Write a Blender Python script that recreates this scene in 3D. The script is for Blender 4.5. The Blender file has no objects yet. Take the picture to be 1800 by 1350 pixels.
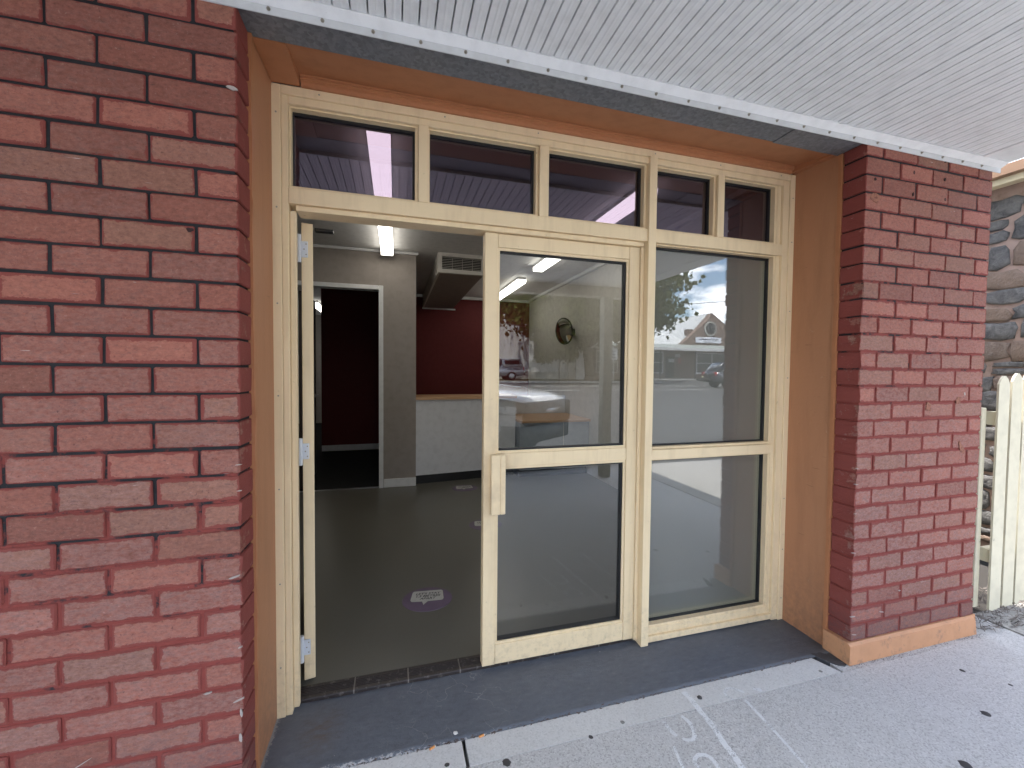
import bpy, bmesh, math, random
import numpy as np
from mathutils import Vector, Matrix, noise as mnoise
R = math.radians
random.seed(7); rng = np.random.default_rng(11)
S = bpy.context.scene
COL = S.collection

# ------------------------------------------------------------------ camera
cam_d = bpy.data.cameras.new('camera'); cam = bpy.data.objects.new('camera', cam_d); COL.objects.link(cam)
S.camera = cam
cam_d.sensor_width = 36.0
cam_d.lens = 724.045 / 1800 * 36.0
cam_d.clip_start = 0.05; cam_d.clip_end = 1500
yaw, pit, rol = R(15.7667), R(-1.83295), R(0.5205)
fw = Vector((math.sin(yaw)*math.cos(pit), math.cos(yaw)*math.cos(pit), math.sin(pit)))
rt = Vector((math.cos(yaw), -math.sin(yaw), 0)); up = rt.cross(fw)
r2 = rt*math.cos(rol) + up*math.sin(rol); u2 = -rt*math.sin(rol) + up*math.cos(rol)
M = Matrix((r2, u2, -fw)).transposed().to_4x4(); M.translation = Vector((0.4805, -1.5064, 1.4752))
cam.matrix_world = M

# ------------------------------------------------------------------ world + sun
SUN_EL, SUN_AZ = R(73), R(-28)          # azimuth from +Y (behind the shop), clockwise
W = bpy.data.worlds.new('World'); S.world = W; W.use_nodes = True
wn, wl = W.node_tree.nodes, W.node_tree.links
wn.clear()
out = wn.new('ShaderNodeOutputWorld'); bg = wn.new('ShaderNodeBackground')
sky = wn.new('ShaderNodeTexSky'); sky.sky_type = 'NISHITA'; sky.sun_disc = False
sky.sun_elevation = SUN_EL; sky.sun_rotation = SUN_AZ
sky.air_density = 1.0; sky.dust_density = 1.0; sky.ozone_density = 1.5
geo = wn.new('ShaderNodeTexCoord')
sep = wn.new('ShaderNodeSeparateXYZ'); wl.new(geo.outputs['Generated'], sep.inputs[0])
zc = wn.new('ShaderNodeMath'); zc.operation = 'MAXIMUM'; zc.inputs[1].default_value = 0.0; wl.new(sep.outputs[2], zc.inputs[0])
za = wn.new('ShaderNodeMath'); za.operation = 'ADD'; za.inputs[1].default_value = 0.22; wl.new(zc.outputs[0], za.inputs[0])
dv = wn.new('ShaderNodeVectorMath'); dv.operation = 'DIVIDE'
cz3 = wn.new('ShaderNodeCombineXYZ')
for i in range(3): wl.new(za.outputs[0], cz3.inputs[i])
wl.new(geo.outputs['Generated'], dv.inputs[0]); wl.new(cz3.outputs[0], dv.inputs[1])
cn = wn.new('ShaderNodeTexNoise'); cn.inputs['Scale'].default_value = 2.3; cn.inputs['Detail'].default_value = 8
cn.inputs['Roughness'].default_value = 0.58; cn.inputs['Distortion'].default_value = 0.35
wl.new(dv.outputs[0], cn.inputs['Vector'])
cr = wn.new('ShaderNodeValToRGB')
cr.color_ramp.elements[0].position = 0.485; cr.color_ramp.elements[0].color = (0, 0, 0, 1)
cr.color_ramp.elements[1].position = 0.62; cr.color_ramp.elements[1].color = (1, 1, 1, 1)
wl.new(cn.outputs[0], cr.inputs[0])
cmix = wn.new('ShaderNodeMix'); cmix.data_type = 'RGBA'
wl.new(cr.outputs[0], cmix.inputs[0]); wl.new(sky.outputs[0], cmix.inputs[6])
cmix.inputs[7].default_value = (14.0, 14.3, 15.2, 1)     # sunlit cloud, in the sky's own units
wl.new(cmix.outputs[2], bg.inputs['Color'])
bg.inputs['Strength'].default_value = 0.125
wl.new(bg.outputs[0], out.inputs[0])

sun_d = bpy.data.lights.new('sun', 'SUN'); sun_d.energy = 3.2; sun_d.angle = R(0.53); sun_d.color = (1.0, 0.955, 0.89)
sun = bpy.data.objects.new('sun', sun_d); COL.objects.link(sun)
sd = Vector((math.sin(SUN_AZ)*math.cos(SUN_EL), math.cos(SUN_AZ)*math.cos(SUN_EL), math.sin(SUN_EL)))
sun.rotation_euler = sd.to_track_quat('Z', 'Y').to_euler(); sun.location = (0, 6, 12)

S.view_settings.view_transform = 'Standard'
S.view_settings.look = 'None'
S.view_settings.exposure = 2.38
S.view_settings.gamma = 1.0
S.view_settings.use_curve_mapping = False
S.cycles.max_bounces = 9; S.cycles.diffuse_bounces = 5; S.cycles.glossy_bounces = 4
S.cycles.transmission_bounces = 6; S.cycles.transparent_max_bounces = 16
S.cycles.caustics_reflective = False; S.cycles.caustics_refractive = False
S.cycles.sample_clamp_indirect = 8.0

# ------------------------------------------------------------------ material helpers
class NB:
    def __init__(s, name):
        s.m = bpy.data.materials.new(name); s.m.use_nodes = True
        s.t = s.m.node_tree; s.t.nodes.clear()
        s.out = s.t.nodes.new('ShaderNodeOutputMaterial')
    def n(s, typ, props=None, **inp):
        nd = s.t.nodes.new(typ)
        for k, v in (props or {}).items(): setattr(nd, k, v)
        for k, v in inp.items():
            key = int(k[1:]) if k[0] == 'i' and k[1:].isdigit() else k.replace('_', ' ')
            s.put(nd.inputs[key], v)
        return nd
    def put(s, sock, v):
        if isinstance(v, bpy.types.NodeSocket): s.t.links.new(v, sock)
        elif isinstance(v, bpy.types.Node): s.t.links.new(v.outputs[0], sock)
        else:
            if isinstance(v, tuple) and len(v) == 3 and sock.type == 'RGBA': v = (*v, 1)
            sock.default_value = v
    def math(s, op, a, b=0.0, clamp=False):
        return s.n('ShaderNodeMath', dict(operation=op, use_clamp=clamp), i0=a, i1=b).outputs[0]
    def mix(s, f, a, b, blend='MIX'):
        nd = s.n('ShaderNodeMix', dict(data_type='RGBA', blend_type=blend))
        s.put(nd.inputs[0], f); s.put(nd.inputs[6], a); s.put(nd.inputs[7], b)
        return nd.outputs[2]
    def noise(s, vec, scale, detail=4, rough=.55, dist=0.0):
        return s.n('ShaderNodeTexNoise', Vector=vec, Scale=scale, Detail=detail, Roughness=rough, Distortion=dist).outputs[0]
    def ramp(s, v, a, b):
        return s.n('ShaderNodeMapRange', dict(clamp=True), Value=v, From_Min=a, From_Max=b).outputs[0]
    def obj(s): return s.n('ShaderNodeTexCoord').outputs['Object']
    def pos(s): return s.n('ShaderNodeNewGeometry').outputs['Position']
    def sepz(s, v, i=2): return s.n('ShaderNodeSeparateXYZ', i0=v).outputs[i]
    def scl(s, v, x, y, z): return s.n('ShaderNodeMapping', Vector=v, Scale=(x, y, z)).outputs[0]
    def bump(s, h, strength=.3, dist=.01): return s.n('ShaderNodeBump', Strength=strength, Distance=dist, Height=h).outputs[0]
    def done(s, color, rough=.5, bump=None, metal=0.0, spec=.5, **kw):
        b = s.n('ShaderNodeBsdfPrincipled')
        s.put(b.inputs['Base Color'], color); s.put(b.inputs['Roughness'], rough)
        b.inputs['Metallic'].default_value = metal; b.inputs['Specular IOR Level'].default_value = spec
        for k, v in kw.items(): s.put(b.inputs[k.replace('_', ' ')], v)
        if bump is not None: s.put(b.inputs['Normal'], bump)
        s.put(s.out.inputs[0], b.outputs[0]); return s.m
def dk(c, f): return tuple(x*f for x in c)

def paint(name, col, rough=.45, var=.12, scale=3.0, dirt=None, dscale=30, dthr=(.62, .72), bumpk=.12, bscale=180, metal=0, streak=False, spec=.4):
    b = NB(name); p = b.pos()
    n1 = b.noise(p, scale, 5); c = b.mix(n1, dk(col, 1-var), dk(col, 1+var))
    n2 = b.noise(b.scl(p, 1, 1, .12) if streak else p, 14, 4)
    c = b.mix(b.ramp(n2, .45, .8), c, dk(col, .86))
    if dirt:
        n3 = b.noise(p, dscale, 6, .65); c = b.mix(b.math('MULTIPLY', b.ramp(n3, *dthr), .8), c, dirt)
    h = b.noise(p, bscale, 3)
    return b.done(c, b.n('ShaderNodeMapRange', Value=n2, To_Min=rough-.07, To_Max=rough+.1).outputs[0], b.bump(h, bumpk, .002), metal, spec)

def plain(name, col, rough=.5, metal=0.0, **kw):
    b = NB(name); p = b.obj(); n1 = b.noise(p, 6, 3)
    return b.done(b.mix(n1, dk(col, .93), dk(col, 1.07)), rough, None, metal, **kw)

def glow(name, col, k):
    b = NB(name); e = b.n('ShaderNodeEmission', Color=col, Strength=k); b.put(b.out.inputs[0], e); return b.m

def glass(name, f0, refl=(1, 1, 1), trans=(1, 1, 1), wav=0.0):
    b = NB(name)
    lw = b.n('ShaderNodeLayerWeight', Blend=.5).outputs['Facing']
    f5 = b.math('POWER', lw, 5.0)
    F = b.math('ADD', b.math('MULTIPLY', f5, 1-f0), f0, True)
    g = b.n('ShaderNodeBsdfGlossy', Color=refl, Roughness=0.0)
    if wav:
        h = b.noise(b.pos(), 1.3, 1); b.put(g.inputs['Normal'], b.bump(h, wav, .01))
    t = b.n('ShaderNodeBsdfTransparent', Color=trans)
    ms = b.n('ShaderNodeMixShader', Fac=F); b.put(ms.inputs[1], t); b.put(ms.inputs[2], g)
    b.put(b.out.inputs[0], ms); return b.m

def brick_mat():
    b = NB('weathered_red_brick')
    o = b.obj(); p = b.pos()
    rnd = b.n('ShaderNodeObjectInfo').outputs['Random']
    off = b.n('ShaderNodeCombineXYZ', X=b.math('MULTIPLY', rnd, 37.0), Y=b.math('MULTIPLY', rnd, 91.0), Z=b.math('MULTIPLY', rnd, 13.0)).outputs[0]
    v = b.n('ShaderNodeVectorMath', dict(operation='ADD'), i0=o, i1=off).outputs[0]
    hw = b.n('ShaderNodeAttribute', dict(attribute_type='OBJECT', attribute_name='hw')).outputs['Fac']
    wear = b.n('ShaderNodeAttribute', dict(attribute_type='OBJECT', attribute_name='wear')).outputs['Fac']
    x = b.sepz(o, 0); z = b.sepz(o, 2); zw = b.sepz(p, 2)
    dx = b.math('SUBTRACT', hw, b.math('ABSOLUTE', x)); dz = b.math('SUBTRACT', .0396, b.math('ABSOLUTE', z))
    d = b.math('MINIMUM', dx, dz)
    nb = b.noise(v, 26, 6, .7)
    low = b.ramp(zw, 1.9, .3)                                    # hand-painted red border gets wider lower down
    d2 = b.math('ADD', d, b.math('MULTIPLY', b.math('SUBTRACT', nb, .5), .034))
    w0 = b.math('ADD', .0032, b.math('ADD', b.math('MULTIPLY', low, .0035), b.math('MULTIPLY', b.math('POWER', rnd, 3.0), .006)))
    edge = b.ramp(b.math('SUBTRACT', d2, w0), .0012, -.0008)
    # brick face
    n1 = b.noise(v, 5, 5); n2 = b.noise(b.scl(v, 1, 1, 2.2), 38, 6, .7); n3 = b.noise(v, 120, 4, .7)
    base = b.mix(n1, (.275, .092, .065), (.375, .142, .100))
    tone = b.n('ShaderNodeMapRange', Value=rnd, To_Min=.66, To_Max=1.10).outputs[0]
    base = b.mix(1.0, base, b.n('ShaderNodeCombineColor', i0=tone, i1=tone, i2=tone).outputs[0], 'MULTIPLY')
    hue = b.ramp(b.math('FRACT', b.math('MULTIPLY', rnd, 7.31)), .70, .95)
    base = b.mix(b.math('MULTIPLY', hue, .55), base, (.235, .135, .092))
    # worn, chalky faces lower down
    worn = b.mix(n1, (.265, .138, .122), (.37, .208, .182))
    wf = b.math('MULTIPLY', b.ramp(n2, .34, .66), b.math('MULTIPLY', wear, b.n('ShaderNodeMapRange', Value=zw, From_Min=2.4, From_Max=.7, To_Min=.22, To_Max=.9).outputs[0]))
    c = b.mix(wf, base, worn)
    c = b.mix(b.math('MULTIPLY', b.ramp(n2, .56, .76), .65), c, (.12, .068, .054))         # sooty blotches
    c = b.mix(b.math('MULTIPLY', b.ramp(n3, .62, .76), .6), c, (.46, .30, .25))
    c = b.mix(b.math('MULTIPLY', b.ramp(n3, .40, .27), .75), c, (.075, .038, .034))
    ng = b.n('ShaderNodeMapRange', Value=b.noise(b.scl(v, 1, 1, 1.6), 62, 7, .78), From_Min=.3, From_Max=.7, To_Min=.70, To_Max=1.30).outputs[0]
    c = b.mix(1.0, c, b.n('ShaderNodeCombineColor', i0=ng, i1=ng, i2=ng).outputs[0], 'MULTIPLY')
    paintc = b.mix(n1, (.195, .040, .033), (.26, .062, .050))
    c = b.mix(b.math('MULTIPLY', edge, .93), c, paintc)
    # scuffs: thin pale scratches, grime near the ground
    sc = b.noise(b.n('ShaderNodeMapping', Vector=v, Rotation=(0, R(38), 0), Scale=(6, 6, 60)).outputs[0], 2.0, 3, .6)
    c = b.mix(b.math('MULTIPLY', b.ramp(sc, .735, .78), .75), c, (.55, .47, .44))
    gr = b.math('MULTIPLY', b.ramp(zw, .36, .12), b.ramp(n2, .3, .6))
    c = b.mix(b.math('MULTIPLY', gr, .62), c, (.09, .055, .055))
    h = b.math('ADD', b.math('MULTIPLY', n3, .5), b.math('ADD', n2, b.math('MULTIPLY', edge, .25)))
    return b.done(c, .74, b.bump(h, .8, .006), 0, .3)

def mortar_mat():
    b = NB('painted_mortar'); p = b.pos(); z = b.sepz(p, 2)
    n1 = b.noise(p, 9, 5, .6); n2 = b.noise(p, 55, 4, .6)
    t = b.math('ADD', z, b.math('ADD', b.math('MULTIPLY', b.math('SUBTRACT', n1, .5), 2.6), b.math('MULTIPLY', b.math('SUBTRACT', n2, .5), 1.0)))
    xs = b.ramp(b.sepz(p, 0), .9, 1.1)
    t = b.math('SUBTRACT', t, b.math('MULTIPLY', xs, .80)); t = b.math('ADD', t, b.math('MULTIPLY', b.math('MULTIPLY', xs, b.ramp(z, .42, .16)), 1.1))
    f = b.ramp(t, 1.10, .80)
    c = b.mix(f, b.mix(n2, (.010, .010, .012), (.032, .031, .034)), b.mix(n2, (.19, .040, .033), (.26, .062, .050)))
    w = b.noise(p, 17, 6, .7)
    c = b.mix(b.math('MULTIPLY', b.ramp(w, .71, .76), .8), c, (.45, .40, .37))
    return b.done(c, .8, b.bump(n2, .5, .004), 0, .25)

def concrete(name, a, bcol, fine, fs=260, blot=.5, rough=.85, bk=.35, gum=True):
    b = NB(name); p = b.pos()
    n0 = b.noise(p, .9, 5, .6); n1 = b.noise(p, 7, 6, .65); n2 = b.noise(p, fs, 3, .7); n3 = b.noise(p, fs*.33, 4, .6)
    c = b.mix(n1, a, bcol)
    c = b.mix(b.math('MULTIPLY', b.ramp(n0, .48, .75), blot), c, dk(a, .74))
    vo = b.n('ShaderNodeTexVoronoi', Vector=p, Scale=fs*.62)
    ag = b.sepz(vo.outputs['Color'], 0)
    c = b.mix(b.math('MULTIPLY', b.ramp(ag, .72, .9), fine), c, dk(a, .42))
    c = b.mix(b.math('MULTIPLY', b.ramp(ag, .22, .08), fine*.8), c, dk(bcol, 1.32))
    c = b.mix(b.math('MULTIPLY', b.ramp(n2, .58, .75), fine*.6), c, dk(a, .5))
    st = b.noise(p, 21, 5, .7)
    c = b.mix(b.math('MULTIPLY', b.ramp(st, .66, .74), .45), c, dk(a, .5))
    return b.done(c, rough, b.bump(b.math('ADD', n2, n3), bk, .004), 0, .25)

# palette
CREAM = (.80, .635, .405)
def cream_mat():
    b = NB('cream_enamel_aluminium'); p = b.pos(); z = b.sepz(p, 2); x = b.sepz(p, 0)
    n0 = b.noise(p, 1.6, 5, .6); n1 = b.noise(b.scl(p, 1, 1, .10), 22, 5, .65); n2 = b.noise(p, 34, 6, .7); n3 = b.noise(p, 9, 5, .65)
    c = b.mix(n0, dk(CREAM, .93), dk(CREAM, 1.06))
    c = b.mix(b.math('MULTIPLY', b.ramp(n1, .50, .78), .55), c, (.60, .455, .275))            # rain streaks
    c = b.mix(b.math('MULTIPLY', b.ramp(n3, .54, .74), .26), c, (.64, .51, .33))
    c = b.mix(b.math('MULTIPLY', b.ramp(n2, .66, .76), .75), c, (.26, .19, .12))             # specks and chips
    lowd = b.math('MULTIPLY', b.ramp(z, .40, .0), b.ramp(n2, .48, .72))
    c = b.mix(b.math('MULTIPLY', lowd, .42), c, (.28, .215, .15))
    hx = b.math('SUBTRACT', x, .93); hz = b.math('MULTIPLY', b.math('SUBTRACT', z, .93), .55)
    hr = b.math('SQRT', b.math('ADD', b.math('MULTIPLY', hx, hx), b.math('MULTIPLY', hz, hz)))
    c = b.mix(b.math('MULTIPLY', b.math('MULTIPLY', b.ramp(hr, .26, .04), b.ramp(n3, .35, .65)), .40), c, (.40, .30, .20))   # hand grime round the pull
    return b.done(c, b.n('ShaderNodeMapRange', Value=n3, To_Min=.34, To_Max=.58).outputs[0], b.bump(b.noise(p, 130, 3), .08, .002), 0, .4)
M_cream = cream_mat()
M_creamdoor = paint('cream_enamel_door_edge', (.78, .62, .38), .5, .06, 4, (.20, .14, .08), 34, (.64, .72), .10, 120)
def orange_mat():
    b = NB('orange_render_paint'); p = b.pos(); z = b.sepz(p, 2); x = b.sepz(p, 0)
    n0 = b.noise(p, 1.5, 5, .6); n1 = b.noise(b.scl(p, 1, 1, .14), 13, 5, .65); n2 = b.noise(p, 30, 6, .7)
    c = b.mix(n0, (.39, .180, .092), (.475, .228, .118))
    c = b.mix(b.math('MULTIPLY', b.ramp(n1, .48, .75), .55), c, (.33, .148, .075))
    c = b.mix(b.math('MULTIPLY', b.ramp(n2, .64, .74), .6), c, (.50, .30, .19))
    sc = b.noise(b.n('ShaderNodeMapping', Vector=p, Rotation=(R(25), 0, 0), Scale=(5, 5, 60)).outputs[0], 1.4, 3, .6)
    c = b.mix(b.math('MULTIPLY', b.ramp(sc, .70, .74), .55), c, (.16, .07, .035))
    gr = b.math('MULTIPLY', b.ramp(z, .5, .02), b.ramp(n2, .36, .62)); c = b.mix(b.math('MULTIPLY', gr, .55), c, (.17, .10, .07))
    return b.done(c, .52, b.bump(b.math('ADD', b.noise(p, 55, 4), b.math('MULTIPLY', n0, 2.0)), .28, .004), 0, .4)
M_orange = orange_mat()
M_orangewood = paint('orange_timber_paint', (.44, .185, .085), .45, .07, 2.5, (.24, .10, .05), 12, (.66, .78), .18, 90)
M_plinth = paint('apricot_plinth_paint', (.54, .275, .145), .6, .10, 5, (.30, .17, .11), 20, (.56, .68), .6, 45)
M_chip = paint('bare_plaster_chip', (.52, .40, .33), .9, .15, 30, None, bumpk=.6, bscale=60)
M_gasket = plain('black_rubber_gasket', (.008, .008, .009), .55)
M_ceil = paint('white_ceiling_board_paint', (.83, .855, .87), .5, .03, 1.2, (.50, .50, .49), 16, (.74, .84), .05, 90)
M_flash = paint('white_flashing_paint', (.84, .85, .86), .35, .03, 2, (.42, .40, .36), 40, (.70, .78), .05, 90)
M_screw = plain('zinc_screw', (.36, .33, .28), .35, .8)
def lintel_mat():
    b = NB('speckled_grey_steel'); p = b.pos()
    n1 = b.noise(p, 55, 4, .7); n0 = b.noise(p, 2.5, 4)
    vo = b.n('ShaderNodeTexVoronoi', Vector=p, Scale=75); g = b.sepz(vo.outputs['Color'], 0)
    c = b.mix(b.math('ADD', b.math('MULTIPLY', n1, .6), b.math('MULTIPLY', g, .4)), (.088, .096, .108), (.31, .33, .355))
    c = b.mix(b.math('MULTIPLY', n0, .35), c, (.20, .21, .22))
    return b.done(c, .5, b.bump(n1, .3, .002), .3, .5)
M_lintel = lintel_mat()
M_brick = brick_mat(); M_mortar = mortar_mat()

def sill_mat():
    b = NB('blue_grey_step_paint'); p = b.pos(); y = b.sepz(p, 1); x = b.sepz(p, 0)
    n0 = b.noise(p, 3, 5); n1 = b.noise(b.scl(p, .7, 1.6, 1), 28, 6, .7); n2 = b.noise(p, 70, 5, .7)
    c = b.mix(n0, (.084, .093, .112), (.125, .137, .162))
    c = b.mix(b.math('MULTIPLY', b.ramp(n1, .5, .72), .6), c, (.062, .069, .084)); c = b.mix(b.math('MULTIPLY', b.ramp(n1, .44, .3), .45), c, (.165, .177, .20))
    # rusty scuff on the left, dirty corner on the right
    dxl = b.math('SUBTRACT', x, .19); dyl = b.math('SUBTRACT', y, .27)
    rr = b.math('SQRT', b.math('ADD', b.math('MULTIPLY', dxl, b.math('MULTIPLY', dxl, 2.2)), b.math('MULTIPLY', dyl, dyl)))
    rust = b.math('MULTIPLY', b.ramp(rr, .15, .02), b.ramp(n1, .35, .7))
    c = b.mix(b.math('MULTIPLY', rust, .65), c, (.13, .085, .05))
    dr = b.math('MULTIPLY', b.ramp(x, 2.2, 2.58), b.ramp(n0, .35, .6))
    c = b.mix(b.math('MULTIPLY', dr, .6), c, (.065, .058, .052))
    # flaked to bare concrete along the front lip, mostly at the left
    lip = b.math('ADD', b.math('SUBTRACT', y, .087), b.math('MULTIPLY', b.math('SUBTRACT', n2, .52), .09))
    lip = b.math('ADD', lip, b.n('ShaderNodeMapRange', Value=x, From_Min=.1, From_Max=1.1, To_Min=-.008, To_Max=.022).outputs[0])
    c = b.mix(b.math('MULTIPLY', b.ramp(lip, .003, -.004), .85), c, b.mix(n2, (.26, .24, .22), (.60, .60, .60)))
    lft = b.math('ADD', b.math('SUBTRACT', x, b.n('ShaderNodeMapRange', Value=y, From_Min=.08, From_Max=.42, To_Min=.002, To_Max=.005).outputs[0]), b.math('MULTIPLY', b.math('SUBTRACT', n2, .5), .05))
    c = b.mix(b.math('MULTIPLY', b.ramp(lft, .012, .004), .7), c, (.33, .32, .31))
    sp = b.noise(p, 46, 2, .5); c = b.mix(b.math('MULTIPLY', b.ramp(sp, .775, .80), .8), c, (.45, .45, .46))
    # hairline cracks
    vo = b.n('ShaderNodeTexVoronoi', dict(feature='DISTANCE_TO_EDGE'), Vector=b.n('ShaderNodeVectorMath', dict(operation='ADD'), i0=p, i1=b.n('ShaderNodeVectorMath', dict(operation='SCALE'), i0=b.n('ShaderNodeTexNoise', Vector=p, Scale=9.0, Detail=4.0).outputs['Color'], Scale=.14).outputs[0]).outputs[0], Scale=7.5)
    area = b.math('MULTIPLY', b.ramp(x, .42, .52), b.math('MULTIPLY', b.ramp(x, 1.05, .85), b.ramp(n0, .44, .52)))
    c = b.mix(b.math('MULTIPLY', b.math('MULTIPLY', b.ramp(vo.outputs['Distance'], .013, .005), area), .5), c, (.33, .335, .34))
    h = b.math('ADD', n1, b.math('MULTIPLY', n2, .5))
    return b.done(c, .52, b.bump(h, .55, .006), 0, .4)
M_sill = sill_mat()
M_tile = paint('brown_ribbed_step_tile', (.035, .027, .025), .42, .25, 9, (.13, .115, .10), 38, (.55, .66), .3, 90)
M_grout = plain('pale_tile_grout', (.24, .22, .19), .9)
M_path = concrete('exposed_aggregate_footpath', (.475, .468, .458), (.555, .55, .545), .42, 330, .22)
M_strip = concrete('smooth_concrete_strip', (.545, .54, .53), (.62, .617, .607), .2, 300, .3, .8, .15)
M_crack = plain('dark_joint_dirt', (.022, .019, .017), .95)
M_kerb = concrete('kerb_concrete', (.34, .33, .31), (.44, .43, .41), .3, 120)
def road_mat():
    b = NB('worn_asphalt'); p = b.pos()
    n0 = b.noise(p, .25, 5); n1 = b.noise(p, 60, 4, .7); n2 = b.noise(b.scl(p, .3, 2, 1), 1.5, 5)
    c = b.mix(n0, (.060, .060, .062), (.088, .087, .086)); c = b.mix(b.math('MULTIPLY', b.ramp(n1, .5, .75), .5), c, (.13, .13, .13))
    c = b.mix(b.math('MULTIPLY', b.ramp(n2, .58, .75), .45), c, (.045, .044, .044))
    return b.done(c, .85, b.bump(n1, .4, .01), 0, .3)
M_road = road_mat()
M_line = paint('road_marking_paint', (.72, .72, .70), .6, .1, 3, (.2, .2, .2), 8, (.6, .75))
M_verge = concrete('dry_grass_verge', (.10, .105, .045), (.20, .18, .085), .4, 30, .5, .95)
# interior
M_floor = NB('olive_grey_vinyl'); _b = M_floor; _p = _b.pos()
_n = _b.noise(_p, 2.2, 5); _n2 = _b.noise(_p, 240, 2, .6)
M_floor = _b.done(_b.mix(_b.math('MULTIPLY', _b.ramp(_n2, .5, .8), .35), _b.mix(_n, (.096, .091, .074), (.124, .118, .098)), (.03, .028, .024)),
                  _b.n('ShaderNodeMapRange', Value=_n, To_Min=.24, To_Max=.40).outputs[0], _b.bump(_b.noise(_p, 7, 3), .05, .01), 0, .45)
M_wallgrey = paint('taupe_wall_paint', (.29, .255, .225), .7, .03, 2, None, bumpk=.06)
M_wallred = paint('maroon_wall_paint', (.112, .0078, .0075), .65, .05, 2, None, bumpk=.06)
M_wallpale = paint('pale_wall_paint', (.52, .50, .46), .7, .03, 2, None, bumpk=.05)
M_white = paint('white_trim_paint', (.66, .66, .65), .4, .03, 2, None)
M_laminate = paint('white_laminate', (.62, .625, .635), .4, .02, 2, None)
M_deskblue = paint('pale_blue_grey_laminate', (.33, .37, .40), .45, .03, 2, None)
M_inceil = paint('interior_ceiling_paint', (.60, .59, .57), .6, .03, 2, None)
def wood_mat(name, a, c2):
    b = NB(name); p = b.pos(); n1 = b.noise(b.scl(p, 2, 30, 30), 2, 5); return b.done(b.mix(n1, a, c2), .4, None)
M_wood = wood_mat('timber_countertop', (.42, .25, .13), (.55, .34, .19))
M_kick = plain('dark_kickboard', (.02, .02, .021), .5)
M_carpet = paint('black_carpet', (.012, .012, .012), .95, .3, 40, None)
M_duct = paint('duct_paint', (.56, .53, .48), .5, .03, 2, None)
M_ductgrey = paint('duct_grey_paint', (.235, .205, .185), .6, .03, 2, None)
M_dark = plain('black_void', (.006, .006, .006), .7)
M_tube = glow('lit_fluorescent_diffuser', (1.0, .95, .86), 1.5)
M_fitting = plain('white_light_fitting', (.72, .72, .70), .4)
M_doorbrown = plain('dark_brown_door', (.045, .035, .032), .4)
M_metal = plain('brushed_metal', (.55, .55, .56), .3, .9)
M_hinge = plain('white_coated_hinge', (.68, .70, .74), .35)
M_mirror = plain('convex_mirror_glass', (.75, .76, .78), .03, 1.0)
M_blk = plain('black_plastic', (.012, .012, .013), .4)
M_stkp = paint('purple_vinyl_sticker', (.125, .088, .140), .4, .08, 30, (.09, .07, .10), 60, (.6, .7), .02)
M_stkw = paint('pale_vinyl_bubble', (.44, .43, .40), .45, .05, 30, (.28, .27, .25), 60, (.6, .7), .02)
M_ink = plain('black_print', (.02, .02, .022), .5)
# glass
G_door = glass('clear_pane_glass', .078, (1, 1, 1), (.97, .98, .97), .006)
G_side = glass('sidelight_pane_glass', .080, (1, 1, 1), (.98, .99, .98), .006)
G_tint = glass('violet_tinted_glass', .120, (.90, .80, .98), (.36, .33, .385), .01)
def film_mat():
    b = NB('frosted_window_film'); p = b.pos(); x = b.sepz(p, 0); z = b.sepz(p, 2)
    n = b.noise(p, 3, 3); nf = b.noise(p, 400, 2)
    c = b.mix(n, (.285, .272, .248), (.32, .305, .28)); c = b.mix(b.math('MULTIPLY', nf, .25), c, (.37, .355, .33))
    ex = b.ramp(x, 2.520, 2.568); ez = b.ramp(z, .160, .108)      # blurred pale frame behind the film, painted into its colour
    e = b.math('MAXIMUM', ex, ez); e = b.n('ShaderNodeMapRange', dict(interpolation_type='SMOOTHSTEP'), Value=e).outputs[0]
    c = b.mix(b.math('MULTIPLY', e, .85), c, (.36, .335, .24))
    d = b.n('ShaderNodeBsdfDiffuse', Color=c); t = b.n('ShaderNodeBsdfTranslucent', Color=(.30, .285, .25))
    s = b.n('ShaderNodeMixShader', Fac=.42); b.put(s.inputs[1], d); b.put(s.inputs[2], t)
    b.put(b.out.inputs[0], s); return b.m
M_film = film_mat()
M_filmedge = paint('film_edge_tape', (.52, .47, .32), .6, .05, 8, None)

# ------------------------------------------------------------------ mesh helpers
def bm_new(): return bmesh.new()
def box(bm, x0, x1, y0, y1, z0, z1, bev=0.0):
    v = [bm.verts.new(p) for p in ((x0,y0,z0),(x1,y0,z0),(x1,y1,z0),(x0,y1,z0),(x0,y0,z1),(x1,y0,z1),(x1,y1,z1),(x0,y1,z1))]
    f = [bm.faces.new([v[i] for i in q]) for q in ((0,3,2,1),(4,5,6,7),(0,1,5,4),(1,2,6,5),(2,3,7,6),(3,0,4,7))]
    if bev:
        es = list({e for fc in f for e in fc.edges})
        bmesh.ops.bevel(bm, geom=es, offset=bev, segments=1, affect='EDGES', profile=.5)
    return v
def prism(bm, pts, axis, a, b):
    """extrude a closed polygon (2-D points in the other two axes) from a to b along axis"""
    def P(q, t):
        return {'x': (t, q[0], q[1]), 'y': (q[0], t, q[1]), 'z': (q[0], q[1], t)}[axis]
    A = [bm.verts.new(P(q, a)) for q in pts]; B = [bm.verts.new(P(q, b)) for q in pts]
    n = len(pts); bm.faces.new(A); bm.faces.new(B[::-1])
    for i in range(n): bm.faces.new((A[i], B[i], B[(i+1) % n], A[(i+1) % n]))
    return A, B
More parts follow.
